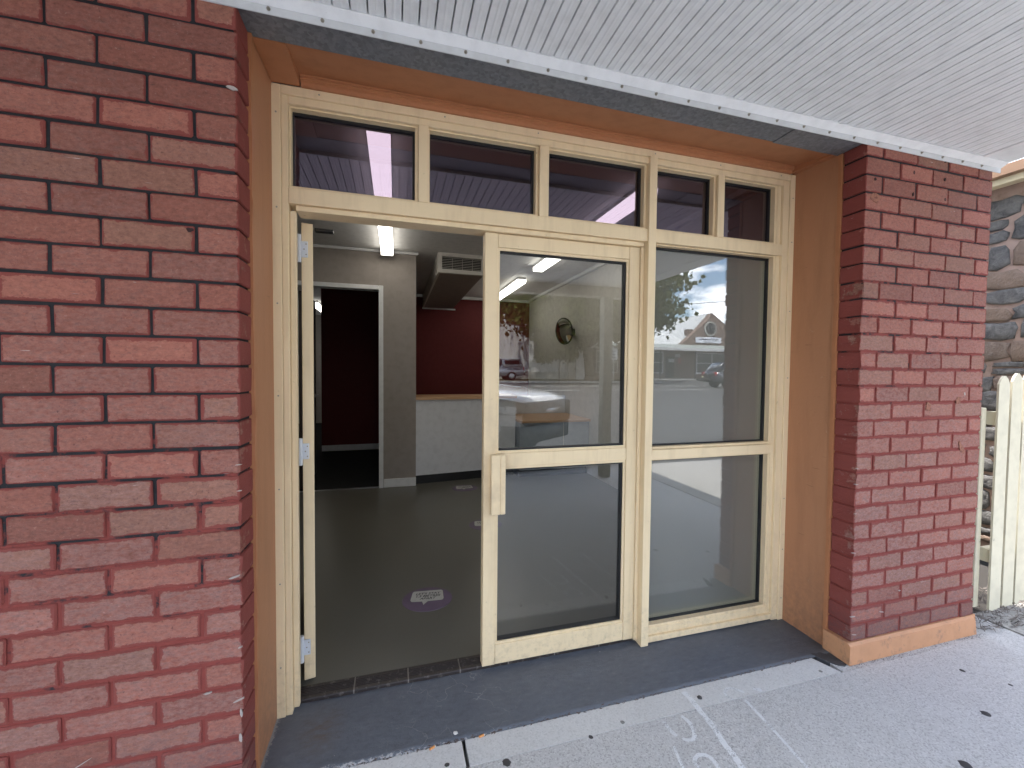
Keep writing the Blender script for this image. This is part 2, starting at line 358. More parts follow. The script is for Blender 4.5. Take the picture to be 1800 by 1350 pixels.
def cyl(bm, p0, p1, r0, r1=None, seg=12):
    p0, p1 = Vector(p0), Vector(p1); r1 = r0 if r1 is None else r1
    d = (p1-p0).normalized(); a = d.orthogonal().normalized(); b = d.cross(a)
    A = [bm.verts.new(p0 + (a*math.cos(t)+b*math.sin(t))*r0) for t in [2*math.pi*i/seg for i in range(seg)]]
    B = [bm.verts.new(p1 + (a*math.cos(t)+b*math.sin(t))*r1) for t in [2*math.pi*i/seg for i in range(seg)]]
    bm.faces.new(A[::-1]); bm.faces.new(B)
    for i in range(seg): bm.faces.new((A[i], A[(i+1) % seg], B[(i+1) % seg], B[i]))
def quad(bm, *ps): return bm.faces.new([bm.verts.new(p) for p in ps])

def mesh_obj(name, me, parent=None):
    o = bpy.data.objects.new(name, me); COL.objects.link(o)
    if parent is not None: attach(o, parent)
    return o
def attach(o, parent):
    o.parent = parent; o.matrix_parent_inverse = WM.get(parent.name, Matrix.Identity(4)).inverted()
WM = {}
# shopfront and room use image-derived coordinates; SHOP enlarges them roughly about the camera position
SHOP = Matrix.Translation((-.0215, .070, -.070)) @ Matrix.Scale(1.047, 4)
FRAME = [Matrix.Identity(4)]
def obj(name, bm, mat, parent=None, smooth=False):
    bmesh.ops.transform(bm, matrix=FRAME[0], verts=bm.verts[:]); bmesh.ops.recalc_face_normals(bm, faces=bm.faces[:])
    me = bpy.data.meshes.new(name); bm.to_mesh(me); bm.free()
    if mat is not None: me.materials.append(mat)
    if smooth: me.polygons.foreach_set('use_smooth', [True]*len(me.polygons))
    o = mesh_obj(name, me, parent); WM[o.name] = Matrix.Identity(4)
    return o
def tag(o, label=None, cat=None, group=None, kind=None):
    if label: o['label'] = label
    if cat: o['category'] = cat
    if group: o['group'] = group
    if kind: o['kind'] = kind
    return o
def thing(name, loc, label, cat, group=None):
    o = bpy.data.objects.new(name, None); COL.objects.link(o); loc = FRAME[0] @ Vector(loc); o.location = loc; o.empty_display_size = .1
    WM[o.name] = Matrix.Translation(loc)
    return tag(o, label, cat, group)
def boxo(name, mat, parent, *d, bev=0.0):
    bm = bm_new(); box(bm, *d, bev=bev); return obj(name, bm, mat, parent)
def struct(name, bm, mat): return tag(obj(name, bm, mat), kind='structure')
def copy_thing(t, off, label=None, group=None):
    c = t.copy(); COL.objects.link(c); c.location = Vector(t.location)+Vector(off); WM[c.name] = WM[t.name]
    if label: c['label'] = label
    if group: c['group'] = group
    for ch in list(t.children):
        k = ch.copy(); COL.objects.link(k); k.parent = c
        for g in list(ch.children):
            q = g.copy(); COL.objects.link(q); q.parent = k
    return c
def mover(t, ang_z, pivot):
    """turn a finished thing or part about a vertical axis through pivot"""
    T = Matrix.Translation(Vector(pivot)); t.matrix_basis = T @ Matrix.Rotation(ang_z, 4, 'Z') @ T.inverted() @ t.matrix_basis

# ------------------------------------------------------------------ GROUND
bm = bm_new(); box(bm, -14, 3.90, -3.23, -.038, -.12, 0); footpath = struct('footpath', bm, M_path)
bm = bm_new(); box(bm, 3.912, 40, -3.23, .12, -.12, 0.004); footpath_b = struct('footpath_slab', bm, M_kerb)
bm = bm_new(); box(bm, -14, 60, -2.6, 9.0, -.6, -.122); struct('ground_base', bm, M_crack)
# smooth strip between step and footpath, with a gap joint at x = .74
for x0, x1 in ((-1.6, .733), (.747, 2.60)):
    bm = bm_new()
    prism(bm, [(x0, -.035), (x1, -.035), (x1 - (.045 if x1 > 2 else 0), .079), (x0, .079)], 'z', -.10, .001); struct('concrete_strip', bm, M_strip)
bm = bm_new(); box(bm, 2.615, 3.90, -.036, .2, -.1, -.001); struct('footpath_edge', bm, M_path)
# kerb, gutter, road, far side
bm = bm_new(); prism(bm, [(-3.235, -.14), (-3.235, .0), (-3.36, -.006), (-3.38, -.03), (-3.38, -.14)], 'x', -40, 60); struct('kerb', bm, M_kerb)
bm = bm_new(); prism(bm, [(-3.382, -.4), (-3.382, -.137), (-3.78, -.134), (-3.78, -.4)], 'x', -60, 90); struct('gutter', bm, M_kerb)
def gz(y): return -.13 + .03*(-y-4)
bm = bm_new(); prism(bm, [(-3.782, -.145), (-3.782, gz(-3.782)), (-27.5, gz(-27.5)), (-27.5, gz(-27.5)-.5)], 'x', -120, 160); struct('road', bm, M_road)
bm = bm_new(); prism(bm, [(-27.502, .2), (-27.502, gz(-27.5)+.13), (-27.7, gz(-27.5)+.14), (-27.7, .2)], 'x', -120, 22.0); struct('far_kerb', bm, M_kerb)
bm = bm_new(); prism(bm, [(-27.702, .2), (-27.702, gz(-27.5)+.136), (-33, .74), (-60, .8), (-60, .2)], 'x', -120, 22.0); struct('verge', bm, M_verge)
bm = bm_new(); prism(bm, [(-27.502, .2), (-27.502, gz(-27.5)), (-32.2, gz(-32.2)), (-32.2, .2)], 'x', 22.002, 160); struct('side_street', bm, M_road)
bm = bm_new(); prism(bm, [(-32.202, .2), (-32.202, gz(-32.2)+.12), (-60, 1.0), (-60, .2)], 'x', 22.002, 160); struct('far_footpath', bm, M_kerb)
bm = bm_new(); prism(bm, [(-60.01, .5), (-60.01, .8), (-400, 2.0), (-400, .5)], 'x', -300, 300); struct('far_ground', bm, M_verge)
bm = bm_new()
L = [(-60, 60)]
for y in (-20.1, -23.6):
    for x0 in ([-60] if y < -22 else list(range(-60, 100, 9))):
        x1 = 120 if y < -22 else x0 + 8.2
        a, b_ = y-.07, y+.07
        quad(bm, (x0, a, gz(a)+.004), (x1, a, gz(a)+.004), (x1, b_, gz(b_)+.004), (x0, b_, gz(b_)+.004))
struct('road_marking', bm, M_line)
bm = bm_new()                                              # parking bay lines, angled
for k in range(-4, 0):
    x = 3.9 + k*3.6; dx, dy = 3.3, -3.6
    q = [(x, -4.2), (x+.11, -4.2), (x+.11-dx*.92, -4.2+dy), (x-dx*.92, -4.2+dy)]
    bm.faces.new([bm.verts.new((px, py, gz(py)+.004)) for px, py in q])
struct('parking_bay_marking', bm, M_line)

# ------------------------------------------------------------------ STEP (painted sill + ribbed tiles)
step = thing('doorstep', (1.3, .2, 0), 'blue grey painted ramp step with flaking front lip below the shopfront', 'step')
bm = bm_new(); NX, NY = 120, 16; V = {}
for i in range(NX+1):
    for j in range(NY+1):
        v = j/NY; xl = .0; xr = 2.705; x = xl-.03 + (xr-xl+.06)*i/NX
        y = .083 + (.440-.083)*v + (.004*mnoise.noise((x*9, 0, 3)) if j == 0 else 0)
        top = .009
        z = .003 + (top-.003)*v + .0022*mnoise.noise((x*11, y*11, 0)) + .0012*mnoise.noise((x*34, y*34, 5))
        if x > 2.50 and v < .45: z -= 0
        V[i, j] = bm.verts.new((x, y, z))
for i in range(NX):
    for j in range(NY): bm.faces.new((V[i,j], V[i+1,j], V[i+1,j+1], V[i,j+1]))
for i in range(NX):                                         # front lip
    a, b_ = V[i, 0], V[i+1, 0]
    bm.faces.new((a, b_, bm.verts.new((b_.co.x, b_.co.y+.001, -.03)), bm.verts.new((a.co.x, a.co.y+.001, -.03))))
obj('painted_ramp', bm, M_sill, step, True)
bm = bm_new(); box(bm, -.05, 2.76, .10, .46, -.1, -.004); obj('step_core', bm, M_crack, step)
bm = bm_new(); box(bm, -.04, 2.60, .0785, .0838, -.05, -.0035); obj('joint_line', bm, M_crack, step)
# apron of paint running out to the plinth at the right end
bm = bm_new(); prism(bm, [(2.58, .10), (2.60, .05), (2.635, .0), (2.662, -.012), (2.682, -.004), (2.69, .14), (2.6, .16)], 'z', -.02, .0032); obj('paint_apron', bm, paint('worn_blue_grey_paint', (.062, .064, .070), .6, .12, 12, (.17, .16, .15), 40, (.6, .72), .4, 60), step)
FRAME[0] = SHOP
edges = [.078, .305, .534, .767, .997, 1.233, 1.475, 1.668]
for a, b_ in zip(edges[:-1], edges[1:]):
    bm = bm_new(); a2, b2 = a+.003, b_-.003
    pr = [(.347, .05), (.347, .088), (.349, .091), (.362, .092)]
    for r in range(5):
        y = .366+.0095*r; pr += [(y, .0925), (y+.0015, .0872), (y+.0042, .0872), (y+.0055, .0925)]
    pr += [(.424, .0925), (.424, .05)]
    prism(bm, pr, 'x', a2, b2); obj('tile', bm, M_tile, step)
bm = bm_new(); box(bm, .075, 1.67, .3485, .430, .02, .0875); obj('grout', bm, M_grout, step)
FRAME[0] = Matrix.Identity(4)

# small litter and marks on the ground
def blob(name, x, y, r, h, mat, label, cat, group, z=0.0, asp=1.0):
    bm = bm_new(); c = []
    n = 12; a0 = random.random()*6
    rr = [r*(.82+.32*random.random()) for _ in range(n)]
    P = [(x + rr[i]*asp*math.cos(a0+i*6.2832/n), y + rr[i]*math.sin(a0+i*6.2832/n)) for i in range(n)]
    A = [bm.verts.new((*p, z+.0004)) for p in P]; B = [bm.verts.new((x+(p[0]-x)*.7, y+(p[1]-y)*.7, z+h)) for p in P]
    bm.faces.new(B)
    for i in range(n): bm.faces.new((A[i], A[(i+1) % n], B[(i+1) % n], B[i]))
    return tag(obj(name, bm, mat, None, True), label, cat, group)
M_gum = plain('trodden_gum', (.045, .043, .045), .6); M_gum2 = plain('dark_grey_stain', (.20, .20, .19), .8)
gums = [(1.807, .012, .015, 'raised black gum lump beside the chalky paint line on the smooth strip', M_gum, .006),
        (2.955, -.389, .022, 'large dark gum spot in the open footpath right of the paint marks', M_gum, .0018),
        (2.556, -.522, .026, 'dark gum spot at the lower right edge of the footpath view', M_gum, .0018),
        (3.202, -.187, .014, 'small dark gum spot on the pale footpath before the brick plinth', M_gum, .0015),
        (.882, -.056, .020, 'brown oval gum spot just outside the strip, left of the white paint marks', M_gum, .0018),
        (.665, -.007, .011, 'small grey gum spot on the left strip slab near its joint', M_gum, .0015),
        (1.399, -.012, .012, 'faint grey gum spot on the smooth strip left of the paint marks', M_gum2, .0012),
        (1.238, -.040, .012, 'brown gum spot on the line between strip and footpath', M_gum, .0015),
        (2.506, -.006, .011, 'tiny grey gum spot at the right end of the smooth strip', M_gum2, .0012),
        (3.30, -.31, .011, 'thin dark gum smear far right on the footpath', M_gum, .0012)]
for x, y, r, lb, mt, h in gums: blob('chewing_gum', x, y, r*.82, h, mt, lb, 'gum', 'gum spots trodden into the footpath', .001 if y > -.036 else 0)
M_butt = plain('orange_cork_filter', (.62, .27, .09), .8); M_ash = plain('cigarette_paper', (.6, .57, .5), .9)
for (x, y, a, lb) in ((.618, .0735, .9, 'orange cigarette butt in the gap left of the strip joint'), (.814, .0745, .5, 'orange cigarette butt in the gap right of the strip joint')):
    t = thing('cigarette_butt', (x, y, .006), lb, 'cigarette butt', 'cigarette butts along the step')
    d = Vector((math.cos(a), math.sin(a)*.35, 0)).normalized()
    bm = bm_new(); cyl(bm, Vector((x, y, .0055))-d*.012, Vector((x, y, .0055))+d*.009, .0042, seg=8); obj('filter', bm, M_butt, t)
    bm = bm_new(); cyl(bm, Vector((x, y, .0055))+d*.009, Vector((x, y, .0055))+d*.013, .0038, .003, seg=8); obj('burnt_end', bm, M_ash, t)
blob('paint_fleck', .713, .108, .010, .002, M_line, 'white paint fleck on the painted step near the strip joint', 'paint fleck', None, .012)
# debris in the joint in front of the step
bm = bm_new()
for k in range(420):
    x = random.uniform(.05, 2.55); y = .081+random.gauss(0, .0035)
    s = random.uniform(.002, .006); a = random.random()*3.14; dx, dy = s*math.cos(a)*1.8, s*math.sin(a)*.7
    z = .001+random.random()*.003
    quad(bm, (x-dx, y-dy, z), (x+dy*.5, y-dx*.3, z+.001), (x+dx, y+dy, z+.002), (x-dy*.5, y+dx*.3, z+.001))
tag(obj('joint_grit', bm, plain('brown_grit', (.10, .07, .055), .9)), kind='stuff')

def paint_stroke_mat():
    b = NB('faded_white_survey_paint'); p = b.pos(); n = b.noise(p, 230, 3, .7); n2 = b.noise(p, 26, 4)
    t = b.n('ShaderNodeBsdfTransparent'); d = b.n('ShaderNodeBsdfDiffuse', Color=(.86, .87, .88))
    f = b.ramp(b.math('ADD', b.math('MULTIPLY', n, .7), b.math('MULTIPLY', n2, .5)), .44, .56)
    ms = b.n('ShaderNodeMixShader', Fac=b.math('MULTIPLY', f, .74)); b.put(ms.inputs[1], t); b.put(ms.inputs[2], d); b.put(b.out.inputs[0], ms); return b.m
M_stroke = paint_stroke_mat()
def ribbon(bm, pts, w, z):
    # smooth the polyline, then a flat ribbon
    P = [Vector((*p, 0)) for p in pts]; Q = []
    for i in range(len(P)-1):
        p0 = P[max(0, i-1)]; p1 = P[i]; p2 = P[i+1]; p3 = P[min(len(P)-1, i+2)]
        for k in range(6):
            t = k/6; Q.append(.5*((2*p1)+(-p0+p2)*t+(2*p0-5*p1+4*p2-p3)*t*t+(-p0+3*p1-3*p2+p3)*t**3))
    Q.append(P[-1]); n = len(Q); prev = None
    for i in range(n):
        d = (Q[min(i+1, n-1)]-Q[max(i-1, 0)]).normalized(); s = Vector((-d.y, d.x, 0))
        ww = w*(.85+.3*random.random())*(.6 if i in (0, n-1) else 1)
        zz = z + (.0012 if Q[i].y > -.037 else 0)
        a = bm.verts.new((Q[i].x+s.x*ww/2, Q[i].y+s.y*ww/2, zz)); b_ = bm.verts.new((Q[i].x-s.x*ww/2, Q[i].y-s.y*ww/2, zz))
        if prev: bm.faces.new((prev[0], a, b_, prev[1]))
        prev = (a, b_)
strokes = [([(1.757,.061),(1.761,.006),(1.757,-.052),(1.753,-.131),(1.738,-.206),(1.734,-.26),(1.726,-.307),(1.71,-.42),(1.69,-.62)], .026, 'broad white paint line running out from the step, the longest of the marks'),
 ([(1.998,-.05),(1.992,-.123),(1.983,-.213),(1.974,-.283),(1.968,-.324),(1.95,-.5),(1.93,-.65)], .014, 'thin white paint line on the footpath below the hook mark'),
 ([(2.028,-.017),(2.004,.011),(1.976,.023),(1.944,.01),(1.934,-.012),(1.945,-.036)], .014, 'white painted hook shaped curve on the smooth strip'),
 ([(2.086,-.007),(2.117,-.028)], .022, 'short white paint dab right of the hook mark'),
 ([(1.57,-.053),(1.57,-.095),(1.576,-.13)], .016, 'short faint white paint stroke left of the broad line'),
 ([(1.66,-.048),(1.671,-.087),(1.66,-.126),(1.64,-.154),(1.614,-.158),(1.591,-.145)], .016, 'faint white J shaped paint curve left of the broad line'),
 ([(1.537,-.164),(1.522,-.209),(1.512,-.249),(1.49,-.36)], .012, 'thin slanting white paint stroke, leftmost of the marks'),
 ([(1.563,-.263),(1.576,-.235),(1.603,-.222),(1.632,-.23),(1.643,-.253),(1.64,-.281),(1.63,-.34)], .016, 'white painted arch curve at the bottom edge of the view')]
for pts, w, lb in strokes:
    bm = bm_new(); ribbon(bm, pts, w, .0012); tag(obj('paint_mark', bm, M_stroke), lb, 'paint mark', 'survey paint marks on the footpath')

# ------------------------------------------------------------------ BRICK PIERS
H = .0872
def brick_mesh(w, seed, chip=0):
    rn = random.Random(seed); bm = bm_new(); hx, hz = w/2-.0042, H/2-.0042
    box(bm, -hx, hx, 0, .112, -hz, hz, bev=.0035)
    for v in bm.verts:
        v.co.x += rn.uniform(-.0012, .0012); v.co.z += rn.uniform(-.0012, .0012)
        if v.co.y < .02: v.co.y += rn.uniform(-.0008, .0016)
        if chip and v.co.x*chip > hx-.006 and v.co.y < .008: v.co.y += rn.uniform(0, .0022); v.co.x -= chip*rn.uniform(0, .010)
    bmesh.ops.recalc_face_normals(bm, faces=bm.faces[:])
    me = bpy.data.meshes.new('brick'); bm.to_mesh(me); bm.free(); me.materials.append(M_brick); return me
FULL = [brick_mesh(.24, i) for i in range(8)]; HALF = [brick_mesh(.12, 100+i) for i in range(6)]
CHIP = {(f, c): [brick_mesh(.24 if f else .12, 200+40*f+20*(c > 0)+i, c) for i in range(5)] for f in (True, False) for c in (-1, 1)}
def add_brick(parent, xc, zc, full, chip=0, wear=(.25, .5, .7, .9, 1.0, 1.0)):
    o = bpy.data.objects.new('brick', random.choice(CHIP[full, chip] if chip else FULL if full else HALF)); COL.objects.link(o)
    o.parent = parent; o.location = Vector((xc + random.gauss(0, .0008), random.gauss(0, .0011), zc + random.gauss(0, .0008))) - parent.location
    o.rotation_euler = (random.gauss(0, .004), random.gauss(0, .0035), random.gauss(0, .004))
    o['hw'] = (.12 if full else .06)-.0042; o['wear'] = random.choice(wear)
    return o
pl = thing('brick_pier', (-.7, .05, 0), 'broad red painted brick pier left of the shopfront, black joints above, red smeared joints below', 'pier')
z0 = 2.441
for r in range(-2, 28):
    zc = z0-(r+.5)*H; x = .005
    if r % 2 == 0:
        add_brick(pl, x-.06, zc, False, 1 if r > 12 else 0); x -= .12
    while x > -1.25:
        add_brick(pl, x-.12, zc, True, 1 if r > 12 and x > 0 else 0); x -= .24
bm = bm_new(); box(bm, -1.5, -.009, .0055, .50, 0, 2.63); obj('mortar_core', bm, M_mortar, pl)
pr_ = thing('brick_pier', (3.18, .05, 0), 'narrow red painted brick pier at the right of the shopfront standing on an orange plinth', 'pier')
z0 = 2.548
for r in range(-1, 28):
    zc = z0-(r+.5)*H; x = 2.7
    WR = (.8, 1.0, 1.15, 1.25)
    if r % 2: add_brick(pr_, x+.06, zc, False, -1 if r > 6 else 0, WR); x += .12
    while x < 3.5: add_brick(pr_, x+.12, zc, True, -1 if r > 6 and x < 2.71 else 1 if r > 14 and x > 3.4 else 0, WR); x += .24
    if r % 2: add_brick(pr_, x+.06, zc, False, 1 if r > 14 else 0, WR)
bm = bm_new(); box(bm, 2.714, 3.646, .0055, .50, .1, 2.64); obj('mortar_core', bm, M_mortar, pr_)
# plinth with a sloped top and a broken right end
bm = bm_new()
sec = lambda: [(-.016, 0), (-.016, .098), (-.004, .108), (.121, .108), (.121, 0)]
N = 40; prev = None
for i in range(N+1):
    x = 2.686 + (3.668-2.686)*i/N
    ring = []
    for k, (y, z) in enumerate(sec()):
        j = .0016*mnoise.noise((x*14, k*3, 1)) if y < .3 else 0
        xx = x
        if i == N: xx = x - (.004 if k in (0,) else .022 if k == 1 else .0) - .012*abs(mnoise.noise((k*2.3, 4, 4)))
        if i == N-1 and k == 1: z -= .006
        ring.append(bm.verts.new((xx, y+j, z+(j if k in (1, 2) else 0))))
    if prev:
        for k in range(4): bm.faces.new((prev[k], ring[k], ring[k+1], prev[k+1]))
    else: bm.faces.new(ring[::-1])
    prev = ring
bm.faces.new(prev); obj('plinth', bm, M_plinth, pr_)
# drill holes as raised discs, their inner shade painted dark; spalls, chipped arrises
def spall(parent, x, z, w, h, mat, name, y=-.0015, ang=0.0):
    bm = bm_new(); n = 9; A = []
    for i in range(n):
        t = 6.2832*i/n; k = .7+.5*random.random(); px, pz = w/2*k*math.cos(t), h/2*k*math.sin(t)
        A.append(bm.verts.new((x+px*math.cos(ang)-pz*math.sin(ang), y, z+px*math.sin(ang)+pz*math.cos(ang))))
    B = [bm.verts.new((v.co.x*.9+x*.1, y+.006, v.co.z*.9+z*.1)) for v in A]
    c = bm.verts.new((x, y+.0004, z))
    for i in range(n):
        bm.faces.new((A[i], A[(i+1) % n], B[(i+1) % n], B[i])); bm.faces.new((c, A[(i+1) % n], A[i]))
    return obj(name, bm, mat, parent)
M_hole = plain('drill_hole_shade', (.03, .012, .012), .9); M_spall = paint('broken_brick', (.30, .13, .085), .95, .25, 60, (.12, .05, .04), 90, (.5, .62), .8, 80)
for (x, z) in [(3.028, 2.598), (3.27, 2.60), (3.035, 2.51), (3.27, 2.505), (2.765, 2.44), (3.035, 2.40), (3.275, 2.40)]:
    spall(pr_, x, z, .013, .018, M_hole, 'drill_hole')
for (x, z, w, h, a) in [(3.215, 1.305, .045, .055, .4), (3.45, 1.335, .035, .045, -.6), (3.495, 1.07, .03, .08, .5), (3.63, 1.42, .014, .02, 0), (2.77, 2.35, .07, .05, .1)]:
    spall(pr_, x, z, w, h, M_spall, 'broken_patch', ang=a)
for (x, z, w, h, a) in [(-.13, 1.90, .018, .016, 0), (-.165, 1.165, .02, .014, .3)]: spall(pl, x, z, w, h, M_hole, 'drill_hole', ang=a)
M_white_chip = paint('white_chalk_scuff', (.40, .34, .31), .9, .1, 60, None)
for (z, x, w, h, a) in [(2.35, -.012, .05, .02, -.2), (1.165, -.008, .03, .006, .1), (1.08, -.006, .022, .005, .1), (.80, -.02, .05, .012, .25), (.565, -.008, .02, .008, .3), (.43, -.10, .035, .010, .1), (.39, -.012, .05, .010, .35), (.345, -.008, .012, .05, .1), (.26, -.010, .014, .06, .1), (1.20, -.80, .012, .018, .6), (.28, -.43, .08, .004, .5)]:
    spall(pl, x, z, w*.7, h*.6, M_white_chip, 'chalk_scuff', -.0018, a)
for (z, x, w, h, a) in [(1.0, 2.712, .03, .005, .05), (.92, 2.71, .05, .006, -.1), (.77, 2.712, .02, .005, .1), (.57, 2.708, .045, .006, -.1), (.24, 2.72, .06, .008, -.1), (.145, 2.73, .05, .007, -.15), (.33, 3.05, .02, .008, .1), (.235, 2.92, .05, .008, -.2), (1.37, 3.50, .02, .03, 0)]:
    spall(pr_, x, z, w*.7, h*.6, M_white_chip, 'chalk_scuff', -.0018, a)

# ------------------------------------------------------------------ BUILDING SHELL
shop = thing('shop_building', (1.2, 3, 0), 'single storey shop building, its plain upper wall and grey steel lintel above the doorway', 'building')
boxo('lintel', M_lintel, shop, -.03, 2.71, .0025, .136, 2.615, 2.66)
boxo('lintel_cover', M_lintel, shop, 2.27, 2.699, .004, .139, 2.611, 2.6148)
boxo('upper_wall', M_wallpale, shop, -14, 3.66, .006, .505, 2.705, 4.5)
boxo('upper_wall', M_wallpale, shop, -1.5, 3.66, .397, .505, 2.625, 2.703)
boxo('side_wall', M_wallpale, shop, 3.24, 3.65, .507, 10.7, 0, 4.3)
boxo('side_wall', M_wallpale, shop, -14, -1.505, .01, .50, 0, 2.703)
boxo('rear_wall', M_wallpale, shop, -3.3, 3.239, 10.56, 10.7, 0, 4.3)
boxo('side_wall', M_wallpale, shop, -3.5, -3.31, .507, 10.7, 0, 4.3)
boxo('roof', M_flash, shop, -14, 3.66, .507, 10.75, 4.301, 4.4)

# orange surround
osr = thing('door_surround', (1.3, .2, 0), 'burnt orange painted reveals, soffit and moulding framing the cream shopfront', 'door surround')
bm = bm_new(); prism(bm, [(0, .118), (.0015, .42), (-.003, .42), (-.003, .118)], 'z', 0, 2.655); obj('reveal', bm, M_orange, osr)
bm = bm_new(); prism(bm, [(2.7045, .118), (2.7025, .42), (2.7075, .42), (2.7075, .118)], 'z', 0, 2.655); obj('reveal', bm, M_orange, osr)
def rough_strip(x0, x1, y0, y1, name):
    bm = bm_new(); n = 60; prev = None
    for i in range(n+1):
        z = 2.61*i/n; j = .0045*mnoise.noise((z*9, x0*7, 2))+.002*mnoise.noise((z*31, x0, 4)); s = 1 if x0 < 1 else -1
        ring = [bm.verts.new(p) for p in ((x0, y0+j*.4, z), (x1+s*j, y0+j*.3, z), (x1+s*j, y1, z), (x0, y1, z))]
        if prev:
            for k in range(4): bm.faces.new((prev[k], prev[(k+1) % 4], ring[(k+1) % 4], ring[k]))
        prev = ring
    return obj(name, bm, M_orangewood, osr)
rough_strip(-.02, .008, .1125, .132, 'render_edge'); rough_strip(2.725, 2.697, .1125, .132, 'render_edge')
bm = bm_new(); prism(bm, [(.137, 2.617), (.137, 2.700), (.40, 2.700), (.40, 2.655), (.360, 2.655)], 'x', .003, 2.702); obj('soffit_panel', bm, M_orangewood, osr)
mp = [(1.047*y+.0708, 1.047*z-.0693) for y, z in [(.3145, 2.6015), (.262, 2.6015), (.262, 2.5965), (.267, 2.5945), (.267, 2.5915), (.262, 2.5895), (.262, 2.5865), (.268, 2.5845), (.268, 2.5805), (.278, 2.5775), (.280, 2.566), (.3145, 2.566)]]
bm = bm_new(); prism(bm, mp, 'x', .112, 2.66); obj('moulding', bm, M_orangewood, osr)
bm = bm_new(); prism(bm, [(.1375, 2.6125), (.378, 2.6215), (.378, 2.654), (.1375, 2.654)], 'x', .003, .108); obj('corner_block', bm, M_orangewood, osr)
bm = bm_new(); prism(bm, [(.1375, 2.6125), (.378, 2.6235), (.378, 2.654), (.1375, 2.654)], 'x', 2.665, 2.702); obj('corner_block', bm, M_orangewood, osr)

# ------------------------------------------------------------------ VERANDAH
ver = thing('verandah', (0, -1.5, 2.65), 'white boarded verandah ceiling over the footpath with screwed flashing and a post at the kerb', 'verandah')
P = .0543; g = .0045; w2 = P/2
prof = [(-w2+.0020, .012), (-w2+.0032, 0), (-.0060, 0), (-.0010, -.0013), (.0010, -.0013), (.0060, 0), (w2-.0032, 0), (w2-.0020, .012), (w2-.0020, .016), (-w2+.0020, .016)]
bm = bm_new(); prism(bm, prof, 'y', -2.85, -.036); bmesh.ops.recalc_face_normals(bm, faces=bm.faces[:])
bmesh.ops.translate(bm, verts=bm.verts[:], vec=(0, 0, 0)); bme = bpy.data.meshes.new('ceiling_board'); bm.to_mesh(bme); bm.free(); bme.materials.append(M_ceil)
x = .284 + P/2
k0 = -62; k1 = int((3.489-.284)/P)
for k in range(k0, k1):
    o = bpy.data.objects.new('ceiling_board', bme); COL.objects.link(o); o.parent = ver
    o.location = Vector((.284+P*(k+.5), 0, 2.643 + .0006*random.random() + (.0022 if k in (28, 39, 7) else 0))) - ver.location
XR = .284+P*k1
boxo('end_trim', M_flash, ver, XR+.001, XR+.036, -2.85, -.036, 2.638, 2.66, bev=.002)
boxo('end_panel', M_ceil, ver, XR+.038, 3.71, -2.85, -.036, 2.645, 2.66)
boxo('end_fascia', M_flash, ver, 3.712, 3.73, -2.95, .0, 2.645, 2.80)
bm = bm_new(); prism(bm, [(.0, 2.597), (-.004, 2.597), (-.005, 2.6215), (0, 2.6215)], 'x', -3.1, 3.712); obj('flashing', bm, paint('shaded_flange_paint', (.62, .63, .64), .45, .04, 2, (.40, .38, .34), 40, (.68, .8)), ver)  # upright face greyed in its paint to stand for weaker light
bm = bm_new(); prism(bm, [(.0, 2.622), (-.0062, 2.622), (-.0355, 2.6385), (-.0355, 2.642), (0, 2.642)], 'x', -3.1, 3.712); obj('flashing_lip', bm, M_flash, ver)
boxo('flashing_stub', M_flash, ver, -3.1, 3.71, -.034, .004, 2.6435, 2.70)
k = 0
for i in range(26):
    x = .25+.157*(i-2)
    if x > 3.66: break
    bm = bm_new(); cyl(bm, (x, -.0042, 2.6125), (x, -.0062, 2.6125), .0062, seg=10); cyl(bm, (x, -.006, 2.6125), (x, -.0115, 2.6125), .0044, .0040, seg=6); obj('screw', bm, M_screw, ver)
boxo('roof_sheet', M_flash, ver, -14, 3.73, -2.98, .004, 2.71, 2.80)
M_beam = paint('cream_beam_paint', (.55, .52, .44), .5, .06, 2, None)
boxo('front_beam', M_beam, ver, -14, 3.70, -2.88, -2.73, 2.50, 2.637)
boxo('gutter', M_beam, ver, -14, 3.73, -3.10, -2.985, 2.66, 2.80)
M_postg = plain('dark_green_post_paint', (.012, .035, .030), .4); M_postc = paint('drab_post_paint', (.37, .36, .30), .5, .06, 3, None)
for px in (3.30, -.9, -5.1):
    bm = bm_new(); box(bm, px-.065, px+.065, -2.86, -2.73, .36, 2.50, bev=.006); p_ = obj('post', bm, M_postc, ver)
    bm = bm_new(); box(bm, px-.066, px+.066, -2.861, -2.729, .0, .36, bev=.006); obj('post_base', bm, M_postg, ver)

# ------------------------------------------------------------------ SHOPFRONT
FRAME[0] = SHOP
sf = thing('shopfront', (1.3, .33, .08), 'cream aluminium shopfront with five tinted toplights, a sliding looking glass door and a frosted sidelight', 'shopfront')
BV = .0018
zb = .050
def member(name, *d, parent=sf, mat=M_cream, bev=BV): return boxo(name, mat, parent, *d, bev=bev)
# outer frame: sub-frame strips and inner frame
member('jamb', .020, .0525, .292, .40, zb, 2.567)
member('jamb', .0535, .0765, .299, .37, zb, 2.5335)
member('door_jamb', .0775, .0985, .318, .343, .086, 2.100)
member('head', .0535, 2.569, .292, .40, 2.5345, 2.567)
member('head', .0775, 2.528, .300, .40, 2.505, 2.5335)
member('jamb', 2.570, 2.6035, .292, .40, .074, 2.567)
member('jamb', 2.529, 2.569, .299, .40, .074, 2.5335)
member('glazing_bead', 2.502, 2.528, .312, .40, .105, 2.504)
# transom
member('transom_rail', .0775, 2.528, .297, .40, 2.1225, 2.184)
member('door_head', .0995, 1.672, .312, .40, 2.1005, 2.1215)
